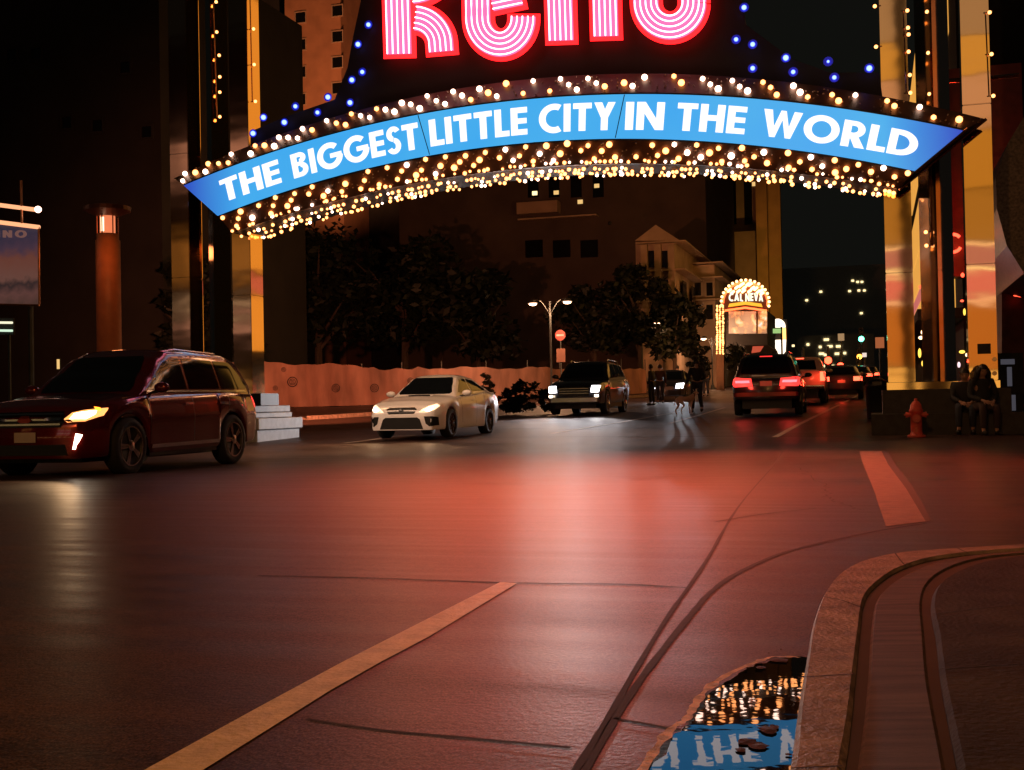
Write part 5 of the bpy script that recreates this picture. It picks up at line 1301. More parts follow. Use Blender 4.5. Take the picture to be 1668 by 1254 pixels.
def plate_sign(px, py, w_, h_, wd, m, label, name='street_sign'):
    a = sp(px-w_, py+h_, wd); c = sp(px+w_, py-h_, wd); cu_ = (us(a)+us(c))/2
    o = empty(name, SW(cu_, wd, gz_w(wd)), -AZ, label=label, cat='sign'); inv = inv_of(o)
    bm = bmesh.new(); sbox(bm, us(a), us(c), wd, wd+.05, a.z, c.z); build('panel', bm, m, o, inv=inv)
    bm = bmesh.new(); tube(bm, [SW(cu_, wd+.1, gz_w(wd)-.1), SW(cu_, wd+.1, c.z)], .05, 6); build('pole', bm, M_iron, o, inv=inv)
plate_sign(1370, 549, 5, 6, 90, emit('dim_sign_face', (.7, .42, .2), .5), 'small square pale sign high over the queue of cars')
plate_sign(1408, 578, 3.5, 3.5, 90, emit('white_sign_face', (1, .8, .7), .9), 'tiny white square sign beside the amber light')
plate_sign(1433, 558, 7, 9, 60, emit('orange_sign_face', (.8, .22, .08), .45), 'dull orange sign left of the right tower')
# red round sign beside the lamp pole
o = empty('round_road_sign', gp(913, 652), -AZ, label='round red road sign beside the double lamp pole', cat='sign'); wd = o.location.dot(S); inv = inv_of(o)
c = sp(913, 546, wd); bm = bmesh.new(); tube(bm, [Vector((c.x, c.y, o.location.z)), Vector((c.x, c.y, c.z+.2))], .035, 6); build('pole', bm, M_iron, o, inv=inv)
bm = bmesh.new(); tube(bm, [c-S*.06, c-S*.03], .30, 20); build('disc', bm, mat('red_sign_enamel', (.5, .06, .05), .4), o, inv=inv)
bm = bmesh.new(); q = c-S*.075; obox(bm, Vector((q.x, q.y, 0)), A, S, .42, .02, c.z-.05, c.z+.05); build('white_bar', bm, M_white, o, inv=inv)
bm = bmesh.new(); obox(bm, Vector((q.x, q.y, 0))+A*.02, A, S, .5, .03, c.z-1.5, c.z-.75); build('lower_plate', bm, mat('brown_sign_enamel', (.2, .08, .05), .4), o, inv=inv)

# ================================================================== FENCE WITH FABRIC
FB = [(300, 671), (440, 665), (590, 661), (720, 657), (860, 651), (960, 646), (1052, 641)]
FT = [589, 591, 597, 600, 600, 601, 603]
fo = empty('construction_fence', gp(700, 657), 0, label='long fence draped in creased reddish fabric behind the cars', cat='fence'); fi = inv_of(fo)
base = smooth_path([gp(*q) for q in FB], 14); tops = []
for i, (q, t_) in enumerate(zip(FB, FT)):
    g_ = gp(*q); d = ray(q[0], t_); tops.append(CAM.z + d.z*(g_.y/d.y) - g_.z)
rf = random.Random(4); bm = bmesh.new(); rows = []; nb = len(base)
sagph = [rf.uniform(0, 6) for _ in range(8)]
for i, p in enumerate(base):
    f_ = i/(nb-1)*(len(tops)-1); k = min(int(f_), len(tops)-2); H_ = tops[k]+(tops[k+1]-tops[k])*(f_-k)
    H_ += .07*sin(i*.55+1)+.04*sin(i*1.7)-(.16 if 30 < i < 38 else 0)
    t_ = (base[min(i+1, nb-1)]-base[max(i-1, 0)]).normalized(); n = Vector((t_.y, -t_.x, 0)); col_ = []
    for j in range(9):
        v = j/8; fold = (.05*sin(i*2.1+v*2)+.03*sin(i*4.3-v*3))*(1-v*.6)
        col_.append(bm.verts.new(Vector((p.x, p.y, gz(p.x, p.y)+.03+H_*v))+n*fold))
    rows.append(col_)
for a, b_ in zip(rows, rows[1:]):
    for j in range(8): bm.faces.new((a[j], b_[j], b_[j+1], a[j+1]))
M_fab = mat('creased_fence_fabric', (.34, .17, .13), .75, var=.45, scale=1.1, bump=1.0, bscale=3.0, stretch=(1, 1, .3))
fab = build('fabric', bm, M_fab, fo, True, inv=fi)
M_logo = mat('printed_dark_emblem', (.06, .03, .03), .8)
for px, py, r_ in ((477, 622, 17), (548, 632, 14), (462, 602, 8), (610, 632, 14), (668, 620, 10), (448, 632, 8)):
    # nearest fence column for that pixel
    best = min(base, key=lambda p: abs(((p-CAM).dot(rgt)/(p-CAM).dot(fwd))*F+834-px))
    k = base.index(best); t_ = (base[min(k+1, nb-1)]-base[max(k-1, 0)]).normalized(); n = Vector((t_.y, -t_.x, 0))
    d = ray(px, py); c = CAM+d*((best-CAM).dot(n)/d.dot(n)); R_m = r_/F*c.y*.5; bm = bmesh.new()
    for rr in (R_m, R_m*.62):
        ring = [[bm.verts.new(c+n*.16+t_*cos(2*pi*a/24)*q+Z*sin(2*pi*a/24)*q) for a in range(24)] for q in (rr, rr*.82)]
        for a in range(24): bm.faces.new((ring[0][a], ring[0][(a+1) % 24], ring[1][(a+1) % 24], ring[1][a]))
    for kk in range(3):
        q = R_m*.32; zz = c.z-q+kk*q*.8; vs = [bm.verts.new(Vector((c.x, c.y, 0))+n*.16+t_*sx*q+Z*(zz+dz)) for sx, dz in ((-1, 0), (1, 0), (1, q*.35), (-1, q*.35))]; bm.faces.new(vs)
    build('round_emblem', bm, M_logo, fab, inv=fi)
for i in range(0, nb, 7):
    p = base[i]; bm = bmesh.new(); tube(bm, [Vector((p.x, p.y+.12, gz(p.x, p.y)-.1)), Vector((p.x, p.y+.12, gz(p.x, p.y)+2.35))], .035, 6); build('post', bm, M_iron, fo, inv=fi)
# kerb along the left side of the street
bm = bmesh.new()
def kerb_line(pix, wd, hh):
    P = smooth_path([gp(*q) for q in pix], 8); L_, R__ = ribbon_pts([(p.x, p.y) for p in P], wd); bm = bmesh.new()
    rows = []
    for a, b_ in zip(L_, R__): rows.append([bm.verts.new((a.x, a.y, gz(a.x, a.y)-.02)), bm.verts.new((a.x, a.y, gz(a.x, a.y)+hh)), bm.verts.new((b_.x, b_.y, gz(b_.x, b_.y)+hh)), bm.verts.new((b_.x, b_.y, gz(b_.x, b_.y)-.02))])
    for r1, r2 in zip(rows, rows[1:]):
        for j in range(3): bm.faces.new((r1[j], r2[j], r2[j+1], r1[j+1]))
    bmesh.ops.recalc_face_normals(bm, faces=bm.faces[:])
    return build('kerb_stone', bm, M_concrete)
tag(kerb_line([(495, 684), (560, 680), (620, 676), (700, 670), (800, 664), (880, 660)], .3, .14), kind='structure')
tag(kerb_line([(880, 659), (1000, 650), (1060, 646), (1110, 642)], .3, .14), kind='structure')

# ================================================================== TREES AND SHRUBS
def leaf_mat(name, c): return mat(name, c, .55, var=.5, scale=1.5, spec=.3)
M_leaf = leaf_mat('night_foliage', (.007, .010, .004)); M_leaf2 = leaf_mat('dark_green_foliage', (.03, .06, .025)); M_bark = mat('bark', (.06, .04, .03), .9, bump=.6)
def tree(loc, H, Rc, label, seed, m=M_leaf, n=2200, leaf=.22, crown0=.3, name='tree', trunk=True, group='street trees', flat=1.0):
    r_ = random.Random(seed); o = empty(name, loc, r_.uniform(0, 6), label=label, cat=name.split('_')[-1], group=group)
    if trunk:
        bm = bmesh.new(); tube(bm, [(0, 0, -.1), (.03, 0, H*.3), (.08, .05, H*.62)], [H*.028, H*.02, H*.01], 8)
        for k in range(6):
            a = r_.uniform(0, 6.3); tube(bm, [(.04, 0, H*(.28+.05*k)), (cos(a)*Rc*.35, sin(a)*Rc*.35, H*(.45+.05*k)), (cos(a)*Rc*.7, sin(a)*Rc*.7, H*(.58+.05*k))], [H*.012, H*.007, .01], 5)
        build('trunk', bm, M_bark, o)
    clumps = []
    for k in range(22):
        a = r_.uniform(0, 2*pi); q = sqrt(r_.random())*Rc*.78; z = H*(crown0+(1-crown0)*(.12+.76*r_.random()))
        lim = 1-abs((z/H-crown0)/(1-crown0)-.5)*.9; clumps.append((Vector((cos(a)*q*lim, sin(a)*q*lim, z)), Rc*r_.uniform(.22, .42)))
    bm = bmesh.new()
    for k in range(n):
        c, cr_ = r_.choice(clumps); d = Vector((r_.gauss(0, 1), r_.gauss(0, 1), r_.gauss(0, 1))).normalized()*cr_*(r_.random()**.4)
        p = c+Vector((d.x, d.y, d.z*.75)); t1 = Vector((r_.gauss(0, 1), r_.gauss(0, 1), r_.gauss(0, .6))).normalized(); t2 = t1.cross(Vector((r_.gauss(0, 1), r_.gauss(0, 1), r_.gauss(0, 1)))).normalized(); s_ = leaf*r_.uniform(.6, 1.3)
        bm.faces.new([bm.verts.new(p-t1*s_), bm.verts.new(p+t2*s_*.45), bm.verts.new(p+t1*s_), bm.verts.new(p-t2*s_*.45)])
    build('crown', bm, m, o); return o
def tree_at(px, base_y, ytop, wpx, label, seed, **k):
    g_ = gp(px, base_y); H = CAM.z+ray(px, ytop).z*(g_.y/ray(px, ytop).y)-g_.z
    return tree(g_, H, wpx/F*g_.y/2, label, seed, **k)
tree_at(520, 652, 360, 260, 'big black tree behind the fence nearest the left tower', 1, n=3000, leaf=.4)
tree_at(660, 648, 385, 240, 'broad dark tree above the white sedan', 2, n=3000, leaf=.4)
tree_at(780, 645, 440, 200, 'dark tree left of the double street lamp', 3, n=2600, leaf=.4)
tree_at(970, 642, 455, 150, 'dark street tree right of the double street lamp', 4, n=2600, leaf=.3)
tree_at(1045, 640, 420, 130, 'tall dark street tree in front of the gabled building', 5, n=2600, leaf=.3)
tree_at(1100, 637, 470, 120, 'dark street tree with bright gaps above the oncoming car', 6, n=2600, leaf=.3)
tree_at(1140, 648, 562, 46, 'small round dark tree behind the dog walker', 7, n=900, leaf=.14, crown0=.35)
tree_at(1205, 634, 556, 60, 'low leafy tree under the marquee screen', 8, n=1200, leaf=.25)
tree_at(350, 668, 420, 220, 'dark tree half hidden behind the left tower', 9, n=2600, leaf=.4)
for px, by, ty, wp_, lab in ((858, 676, 612, 54, 'tallest bush against the fence beside the glaring suv'), (826, 676, 628, 36, 'low bush just left of the tallest bush'), (795, 674, 602, 30, 'upright bush behind the white sedan boot'), (888, 674, 632, 28, 'bush closest to the glaring suv headlight'), (838, 676, 622, 34, 'rounded bush in the middle of the bush row')):
    tree_at(px, by, ty, wp_, lab, px, n=800, leaf=.09, crown0=.02, name='bush', trunk=False, group='bushes along the fence')
for px, by, ty, wp_, lab in ((1160, 628, 560, 30, 'leafy strip behind the bulb column foot'),): pass
# ================================================================== PEOPLE, DOG
def skin(name, V, E, m, parent=None, root=0, sub=2):
    me = D.meshes.new(name); me.from_pydata([v[0] for v in V], E, [])
    o = link(name, me, m, parent); md = o.modifiers.new('skin', 'SKIN'); md.use_smooth_shade = True
    for i, v in enumerate(V):
        sv = me.skin_vertices[0].data[i]; r_ = v[1]; sv.radius = (r_, r_) if not isinstance(r_, tuple) else r_
        sv.use_root = (i == root)
    if sub: s_ = o.modifiers.new('sub', 'SUBSURF'); s_.levels = sub; s_.render_levels = sub
    return o
M_skin = mat('skin', (.45, .26, .19), .5, var=.1); M_cloth = mat('dark_cloth', (.02, .02, .025), .8, bump=.3); M_jean = mat('dark_denim', (.025, .03, .05), .8, bump=.3); M_hair = mat('dark_hair', (.012, .009, .007), .5); M_shoe = mat('dark_shoe', (.02, .018, .016), .5)
M_jacket2 = mat('brown_jacket', (.06, .03, .02), .8, bump=.3)
def person(loc, heading, J, label, m_top=M_cloth, m_leg=M_jean, hairlen=0, group=None, hood=False):
    o = empty('person', loc, heading, label=label, cat='person', group=group)
    P = {k: Vector(v) for k, v in J.items()}
    V = [(P['pelvis'], .13), ((P['pelvis']+P['chest'])/2, .12), (P['chest'], .15), (P['neck'], .055)]
    E = [(0, 1), (1, 2), (2, 3)]
    hd_ = P['head']; nk = P['neck']; up = (hd_-nk).normalized(); f_ = P['face']-hd_; f_ = f_.normalized()
    V += [(nk+up*.06, .055), (hd_-up*.03+f_*.02, .082), (hd_+up*.05, .085), (hd_+up*.11, .05)]; E += [(3, 4), (4, 5), (5, 6), (6, 7)]
    def chain(start, pts):
        i = start
        for co, r_ in pts: V.append((Vector(co), r_)); E.append((i, len(V)-1)); i = len(V)-1
        return i
    for s in ('l', 'r'):
        k_ = chain(0, [(P['hip'+s], .095), ((P['hip'+s]+P['knee'+s])/2, .082), (P['knee'+s], .06), ((P['knee'+s]*2+P['ankle'+s])/3, .058), (P['ankle'+s], .038), (P['ankle'+s]+(P['toe'+s]-P['ankle'+s])*.6-Z*.03, .038), (P['toe'+s], .028)])
        h_ = chain(2, [(P['sh'+s], .062), ((P['sh'+s]+P['el'+s])/2, .048), (P['el'+s], .040), (P['wr'+s], .026)])
        wr = P['wr'+s]; d = (wr-P['el'+s]).normalized(); side = d.cross(Vector((1, 0, 0.1))).normalized(); nrm = d.cross(side)
        pm = chain(h_, [(wr+d*.05, (.030, .018))])
        for q, (a, L_) in enumerate(((-.6, .070), (-.2, .082), (.2, .078), (.6, .062))):
            b0 = wr+d*.085+side*a*.045; chain(pm, [(b0, .0095), (b0+d*L_*.5+nrm*.010, .0085), (b0+d*L_*.85+nrm*.03, .0075)])
        chain(pm, [(wr+d*.045+side*.042, .010), (wr+d*.08+side*.055+nrm*.012, .009)])
    body = skin('body', V, E, M_skin, o)
    # face: nose, eyes, ears as one small set on the head
    bm = bmesh.new(); c = hd_+f_*.095+up*.0; ball(bm, c, .016, 1, (1, 1, 1.4)); build('nose', bm, M_skin, o, True)
    sd = up.cross(f_).normalized()
    for q in (1, -1):
        bm = bmesh.new(); ball(bm, hd_+f_*.082+up*.03+sd*q*.032, .012, 1); build('eye', bm, M_black, o)
        bm = bmesh.new(); ball(bm, hd_+up*.01+sd*q*.085, .026, 1, (.7, .5, 1.2)); build('ear', bm, M_skin, o, True)
    bm = bmesh.new(); ball(bm, hd_+up*.045-f_*.018, .108, 2, (1, 1, 1.05))
    bmesh.ops.delete(bm, geom=[v for v in bm.verts if (v.co-hd_).dot(f_) > .055 and (v.co-hd_).dot(up) < .075 or (v.co-hd_).dot(up) < -.06], context='VERTS')
    if hairlen:
        for q in range(9):
            a = radians(70+q*27.5); dd = f_*cos(a)+sd*sin(a); tube(bm, [hd_+up*.06+dd*.07, hd_+dd*.115-up*.02, hd_+dd*.13-up*hairlen*.6, hd_+dd*.12-up*hairlen], [.04, .045, .045, .02], 6)
    build('hair', bm, M_hair, o, True)
    # jacket
    V2 = [(P['pelvis']+Z*.02, .165), ((P['pelvis']+P['chest'])/2, .155), (P['chest'], .18), (P['neck']-up*.02, .075)]; E2 = [(0, 1), (1, 2), (2, 3)]
    for s in ('l', 'r'):
        i0 = len(V2); V2 += [(P['sh'+s], .085), ((P['sh'+s]+P['el'+s])/2, .068), (P['el'+s], .060), (P['wr'+s]*.93+P['el'+s]*.07, .044)]; E2 += [(2, i0), (i0, i0+1), (i0+1, i0+2), (i0+2, i0+3)]
    skin('jacket', V2, E2, m_top, o)
    V3 = [(P['pelvis'], .15)]; E3 = []
    for s in ('l', 'r'):
        i0 = len(V3); V3 += [(P['hip'+s], .112), ((P['hip'+s]+P['knee'+s])/2, .098), (P['knee'+s], .076), ((P['knee'+s]+P['ankle'+s])/2, .072), (P['ankle'+s]+Z*.03, .058)]; E3 += [(0, i0), (i0, i0+1), (i0+1, i0+2), (i0+2, i0+3), (i0+3, i0+4)]
    skin('trousers', V3, E3, m_leg, o)
    for s in ('l', 'r'):
        a = P['ankle'+s]; t_ = P['toe'+s]; d = (t_-a); d.z = 0; d.normalize()
        bm = bmesh.new(); ball(bm, (0, 0, 0), 1, 2, (.145, .052, .05)); bm.transform(Matrix.Translation(a+d*.07-Z*(.045)) @ Matrix.Rotation(atan2(d.y, d.x), 4, 'Z')); build('shoe', bm, M_shoe, o, True)
    return o
STAND = dict(pelvis=(0, 0, .97), chest=(.02, 0, 1.32), neck=(.0, 0, 1.50), head=(.03, 0, 1.62), face=(.13, 0, 1.62),
  hipl=(0, .10, .92), kneel=(.03, .11, .50), anklel=(0, .11, .09), toel=(.17, .13, .04), hipr=(0, -.10, .92), kneer=(.0, -.11, .50), ankler=(-.05, -.11, .09), toer=(.12, -.13, .04),
  shl=(0, .19, 1.42), ell=(-.03, .25, 1.13), wrl=(.06, .26, .88), shr=(0, -.19, 1.42), elr=(-.03, -.25, 1.13), wrr=(.08, -.24, .90))
WALK = dict(STAND, kneel=(.16, .10, .52), anklel=(.22, .10, .10), toel=(.38, .11, .06), kneer=(-.02, -.10, .50), ankler=(-.24, -.10, .14), toer=(-.10, -.11, .04), wrl=(.18, .33, .93), ell=(.02, .27, 1.12), wrr=(.16, -.14, 1.08), elr=(-.05, -.27, 1.14))
SIT = dict(pelvis=(0, 0, .12), chest=(.06, 0, .46), neck=(.10, 0, .64), head=(.15, 0, .75), face=(.25, 0, .73),
  hipl=(.02, .10, .10), kneel=(.44, .14, .10), anklel=(.40, .14, -.33), toel=(.56, .16, -.38), hipr=(.02, -.10, .10), kneer=(.44, -.12, .12), ankler=(.46, -.12, -.33), toer=(.62, -.13, -.38),
  shl=(.07, .19, .56), ell=(.14, .24, .30), wrl=(.34, .12, .20), shr=(.07, -.19, .56), elr=(.14, -.24, .30), wrr=(.36, -.08, .22))
def scaled(J, k): return {a: tuple(c*k for c in v) for a, v in J.items()}
pw_ = gp(1136, 672); away = atan2(S.y, S.x)
pd_ = person(pw_, radians(95), scaled(WALK, 1.03), 'person in dark jacket walking a pale dog across the street', m_top=M_cloth)
# dog
dg = gp(1117, 675); o = empty('dog', dg, radians(38), label='pale short-haired dog on a lead, rim-lit by headlights', cat='dog')
M_dog = mat('short_tan_coat', (.75, .50, .42), .6, var=.1)
V = [((-.30, 0, .52), .095), ((-.12, 0, .51), .085), ((.10, 0, .49), .105), ((.27, 0, .52), .10), ((.38, 0, .62), .065), ((.46, 0, .71), .06), ((.53, 0, .71), .045), ((.62, 0, .68), .03)]
E = [(i, i+1) for i in range(7)]
def leg(start, pts):
    i = start
    for co, r_ in pts: V.append((co, r_)); E.append((i, len(V)-1)); i = len(V)-1
for s, dx in ((1, 0.0), (-1, .07)):
    leg(0, [((-.31+dx, s*.08, .40), .065), ((-.22+dx, s*.09, .29), .038), ((-.37+dx, s*.09, .17), .020), ((-.35+dx, s*.09, .04), .018), ((-.30+dx, s*.09, .02), .022)])
for s, dx in ((1, .02), (-1, -.06)):
    leg(3, [((.26+dx, s*.08, .38), .045), ((.23+dx, s*.08, .28), .028), ((.25+dx, s*.08, .15), .018), ((.25+dx, s*.08, .04), .017), ((.30+dx, s*.08, .02), .021)])
leg(0, [((-.42, 0, .52), .022), ((-.50, 0, .42), .015), ((-.53, 0, .30), .009)])
skin('body', V, E, M_dog, o, root=1)
for s in (1, -1):
    bm = bmesh.new(); extrude(bm, [Vector((.44, s*.035, .76)), Vector((.48, s*.05, .76)), Vector((.43, s*.06, .83))], Vector((0, s*.012, 0))); build('ear', bm, M_dog, o)
    bm = bmesh.new(); ball(bm, (.55, s*.035, .735), .010, 1); build('eye', bm, M_black, o)
bm = bmesh.new(); ball(bm, (.655, 0, .685), .016, 1); build('nose', bm, M_black, o)
bm = bmesh.new(); tube(bm, [(.36+.07*cos(a*pi/6)*0, .075*cos(a*pi/6), .62+.075*sin(a*pi/6)) for a in range(13)], .012, 6, False); build('collar', bm, M_cloth, o)
ld0 = dg+Vector((.28, .27, .69)); ld1 = pw_+Vector((-.10, .15, 1.08))
bm = bmesh.new(); tube(bm, smooth_path([ld0, (ld0+ld1)/2-Z*.12, ld1], 6), .008, 5); tag(build('dog_lead', bm, M_cloth), label='thin dark lead between the dog and its walker', cat='lead')
# bystanders on the left pavement
for px, by, hd_, lab, mt in ((1062, 660, 2.6, 'person in dark coat standing at the kerb left of the oncoming car', M_cloth), (1076, 657, 1.4, 'person in brown jacket just right of the dark-coated one', M_jacket2), (1104, 648, 1.2, 'dark figure standing far up the kerb behind the dog', M_cloth), (1150, 645, 1.7, 'far dark figure beside the small tree', M_cloth)):
    person(gp(px, by), hd_, STAND, lab, m_top=mt, group='bystanders at the kerb')
# two seated on the plinth step
gstep = gR+.42
for px, off, hd_, lab, hl, k in ((1572, -.15, -1.95, 'seated person with short hair leaning on the right tower plinth', 0, .98), (1597, -.42, -1.6, 'seated person with long dark hair in front of the right tower', .34, 1.06)):
    u_, z_ = ap(px, 640, off); p = arch(u_, gstep+.005, off)
    person(p, hd_, scaled(SIT, k), lab, m_top=M_cloth, m_leg=mat('dull_trousers', (.05, .03, .03), .8) if hl else M_jean, hairlen=hl, group='people sitting at the tower')

# ================================================================== STREET FURNITURE
# hydrant
p = on_ground(1491, 23.4); o = empty('fire_hydrant', p, -AZ, label='red fire hydrant at the kerb in front of the right plinth', cat='hydrant')
M_hyd = mat('red_hydrant_paint', (.75, .10, .06), .35, var=.25, scale=9, bump=.2)
bm = bmesh.new(); lathe(bm, [(.17, 0), (.17, .04), (.12, .06), (.105, .10), (.105, .46), (.13, .48), (.13, .52), (.115, .54), (.10, .62), (.06, .68), (.03, .70), (.03, .74), (.0, .745)], 20); build('barrel', bm, M_hyd, o, True)
for a, r_, L_, z in ((0, .055, .19, .43), (pi, .055, .19, .43), (-pi/2, .075, .20, .36)):
    d = Vector((cos(a), sin(a), 0)); c = Vector((0, 0, z)); bm = bmesh.new(); tube(bm, [c+d*.06, c+d*(L_-.03)], r_*.8, 12); tube(bm, [c+d*(L_-.035), c+d*L_], r_, 12); tube(bm, [c+d*L_, c+d*(L_+.03)], .018, 5); build('outlet_cap', bm, M_hyd, o)
bm = bmesh.new()
for k in range(8): a = 2*pi*k/8; tube(bm, [(cos(a)*.145, sin(a)*.145, .035), (cos(a)*.145, sin(a)*.145, .055)], .013, 6)
build('flange_bolts', bm, M_iron, o)
# litter bin with a pale post beside it
p = gp(1430, 682); o = empty('litter_bin', p, -AZ, label='dark litter bin with a domed lid left of the right tower', cat='bin')
bm = bmesh.new(); lathe(bm, [(.26, 0), (.28, .05), (.30, .85), (.32, .86), (.32, .90), (.26, 1.0), (.14, 1.07), (.0, 1.09)], 20); build('bin_body', bm, M_dark, o, True)
bm = bmesh.new(); box(bm, (-.12, -.31, .90), (.12, -.27, .99)); build('opening', bm, M_grille, o)
p = gp(1413, 668); o = empty('bollard', p, 0, label='thin pale bollard left of the dark litter bin', cat='bollard')
bm = bmesh.new(); lathe(bm, [(.10, 0), (.10, .03), (.035, .05), (.035, .80), (.03, .84), (0, .85)], 12); build('post', bm, M_white, o, True)
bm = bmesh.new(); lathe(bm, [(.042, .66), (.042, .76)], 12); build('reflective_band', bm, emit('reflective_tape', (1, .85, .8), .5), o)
# lit kiosk at the right edge
p = gp(1643, 690); o = empty('payphone_kiosk', p, -AZ+.3, label='payphone kiosk with pale lit side panels at the right edge', cat='kiosk')
bm = bmesh.new(); box(bm, (-.30, -.1, 0), (.30, .25, .7)); box(bm, (-.32, -.12, .702), (.32, .27, 1.62)); build('cabinet', bm, M_dark, o)
M_kp = emit('pale_lit_panel', (.75, .72, .9), .07)
for z0, z1, x0, x1 in ((.30, .66, -.02, .12), (.86, 1.30, -.06, .05), (1.36, 1.48, -.2, .12)):
    bm = bmesh.new(); box(bm, (x0, -.14, z0), (x1, -.122, z1)); bmesh.ops.bevel(bm, geom=bm.edges[:], offset=.005, segments=1, affect='EDGES'); build('lit_panel', bm, M_kp, o)

# round column with a lantern top, and its flat cap, at the left
wd = 31; a = sp(161, 560, wd); c = sp(195, 560, wd); cx = (a+c)/2; rr = (us(c)-us(a))/2
o = empty('lantern_column', Vector((cx.x, cx.y, gz(cx.x, cx.y))), 0, label='round orange-brown column with a glowing lantern top behind the dark red suv', cat='column'); inv = inv_of(o)
zt = sp(178, 392, wd).z; zl0 = sp(178, 381, wd).z; zl1 = sp(178, 352, wd).z; zc = sp(178, 337, wd).z
T0 = Matrix.Translation(Vector((cx.x, cx.y, 0)))
bm = bmesh.new(); lathe(bm, [(rr*1.15, gz(cx.x, cx.y)-.1), (rr*1.15, gz(cx.x, cx.y)+.3), (rr, gz(cx.x, cx.y)+.35), (rr, zt), (rr*.9, zt+.03), (rr*.9, zl0)], 28, T0)
M_tube_ = mat('terracotta_column', (.55, .19, .07), .5, var=.15); build('shaft', bm, M_tube_, o, True, inv=inv)
bm = bmesh.new(); lathe(bm, [(rr*.62, zl0+.001), (rr*.62, zl1)], 20, T0); build('lantern_glass', bm, emit('lantern_glow', (1, .25, .10), .9), o, True, inv=inv)
for k in range(6):
    a_ = 2*pi*k/6+.3; q = Vector((cx.x+cos(a_)*rr*.85, cx.y+sin(a_)*rr*.85, 0)); bm = bmesh.new(); tube(bm, [q+Z*(zl0+.0), q+Z*zl1], .02, 6); build('lantern_bar', bm, M_copper if k % 2 else M_chrome, o, inv=inv)
bm = bmesh.new(); tube(bm, [Vector((cx.x-.08, cx.y-.2, zl0+.06)), Vector((cx.x-.08, cx.y-.2, zl1-.05))], .05, 8); build('lantern_tube', bm, emit('lantern_white_tube', (1, .72, .45), 3.5), o, inv=inv)
bm = bmesh.new(); lathe(bm, [(rr*.9, zl1), (rr*1.9, zc-.12), (rr*1.9, zc), (rr*.4, zc+.10)], 24, T0); build('cap', bm, mat('dark_copper_cap', (.10, .035, .02), .4, .6), o, inv=inv)
point_light('lantern_light', tuple(inv @ Vector((cx.x+.3, cx.y-1.2, zl0-.6))), (1, .28, .08), 14, .2, o)
# casino panel with its rope-lit frame
wd = 30; o = empty('casino_billboard', SW(us(sp(10, 600, wd)), wd, gz_w(wd)), -AZ, label='sunset poster panel with light-rope frame and the letters CASINO', cat='billboard'); inv = inv_of(o)
def poster():
    m, nt, b_ = _nodes('sunset_poster'); tc = nt.nodes.new('ShaderNodeTexCoord'); s_ = nt.nodes.new('ShaderNodeSeparateXYZ'); nt.links.new(tc.outputs['Generated'], s_.inputs[0])
    r = nt.nodes.new('ShaderNodeValToRGB'); e = r.color_ramp.elements; e[0].position = 0; e[0].color = (.10, .05, .04, 1); e[1].position = 1; e[1].color = (.03, .025, .035, 1)
    for p_, c_ in ((.12, (.16, .07, .06, 1)), (.22, (.05, .03, .03, 1)), (.30, (.20, .09, .07, 1)), (.50, (.20, .07, .05, 1)), (.62, (.09, .05, .08, 1)), (.8, (.035, .035, .07, 1))): q = e.new(p_); q.color = c_
    n = nt.nodes.new('ShaderNodeTexNoise'); n.inputs['Scale'].default_value = 4; n.inputs['Detail'].default_value = 6; nt.links.new(tc.outputs['Object'], n.inputs['Vector'])
    a_ = nt.nodes.new('ShaderNodeMath'); a_.operation = 'MULTIPLY_ADD'; a_.inputs[1].default_value = .22; nt.links.new(n.outputs['Fac'], a_.inputs[0]); nt.links.new(s_.outputs[2], a_.inputs[2])
    b2 = nt.nodes.new('ShaderNodeMath'); b2.operation = 'SUBTRACT'; b2.inputs[1].default_value = .11; nt.links.new(a_.outputs[0], b2.inputs[0]); nt.links.new(b2.outputs[0], r.inputs[0])
    nt.links.new(r.outputs[0], b_.inputs['Base Color']); nt.links.new(r.outputs[0], b_.inputs['Emission Color']); b_.inputs['Emission Strength'].default_value = .55; return m
def opoly(nm, pix, m, th=.1, w0=wd): bm = bmesh.new(); extrude(bm, [sp(x, y, w0) for x, y in pix], S*th); return build(nm, bm, m, o, inv=inv)
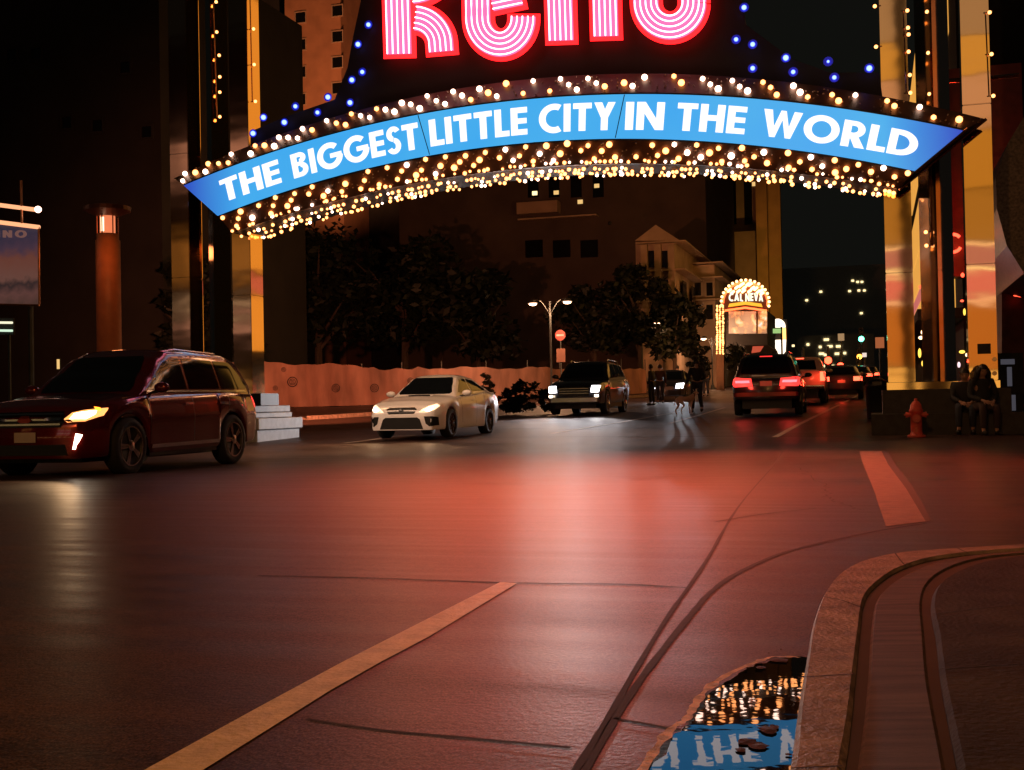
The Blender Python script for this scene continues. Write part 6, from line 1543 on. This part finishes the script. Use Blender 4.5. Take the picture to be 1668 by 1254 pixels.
opoly('poster', [(-90, 494), (62, 495), (61, 369), (-90, 356)], poster())
M_rope = emit('light_rope', (1.0, .42, .20), 1.3); M_frame = mat('warm_metal_frame', (.6, .3, .18), .35, .8)
def otube(nm, pix, r, m, w0=wd-.1): bm = bmesh.new(); tube(bm, [sp(x, y, w0) for x, y in pix], r, 8); return build(nm, bm, m, o, inv=inv)
otube('light_rope', [(-90, 322), (0, 334), (62, 342)], .06, M_rope); otube('light_rope', [(-90, 352), (0, 362), (64, 370)], .06, M_rope)
otube('frame_side', [(63, 370), (64, 496)], .03, M_frame); otube('frame_side', [(-90, 494), (64, 497)], .03, M_frame); otube('mast', [(34, 294), (36, 366)], .035, M_frame)
bm = bmesh.new(); ball(bm, sp(62, 341, wd-.1), .10, 2); build('end_bulb', bm, M_bw, o, True, inv=inv)
M_cl = emit('dim_letter', (.28, .13, .11), .55)
word_at('CAS', -62, -16, 374, 384, wd-.06, M_cl, o, inv, .3); word_at('INO', -6, 42, 375, 386.5, wd-.06, M_cl, o, inv, .35)
for x in (-40, 50):
    q = sp(x, 500, wd+.3); bm = bmesh.new(); tube(bm, [Vector((q.x, q.y, gz(q.x, q.y)-.1)), q+Z*2.0], .08, 8); build('post', bm, M_iron, o, inv=inv)
# neon tubes on the wall at the left edge
o = empty('tube_light', sp(5, 531, 40), -AZ, label='short pale green fluorescent tube sign at the left edge', cat='light'); inv = inv_of(o)
for y, c_ in ((525, (.9, .85, .6)), (538, (.6, .8, .6))):
    bm = bmesh.new(); tube(bm, [sp(-30, y, 40), sp(20, y+.5, 40)], .045, 8); build('tube', bm, emit('fluorescent_%d' % y, c_, 1.2), o, inv=inv)
bm = bmesh.new(); extrude(bm, [sp(x, y, 40.1) for x, y in ((-30, 545), (22, 545), (22, 518), (-30, 518))], S*.1); build('backing', bm, M_darkb, o, inv=inv)
bm = bmesh.new(); q = sp(15, 540, 40.4); tube(bm, [Vector((q.x, q.y, gz(q.x, q.y)-.1)), q], .06, 6); build('post', bm, M_iron, o, inv=inv)
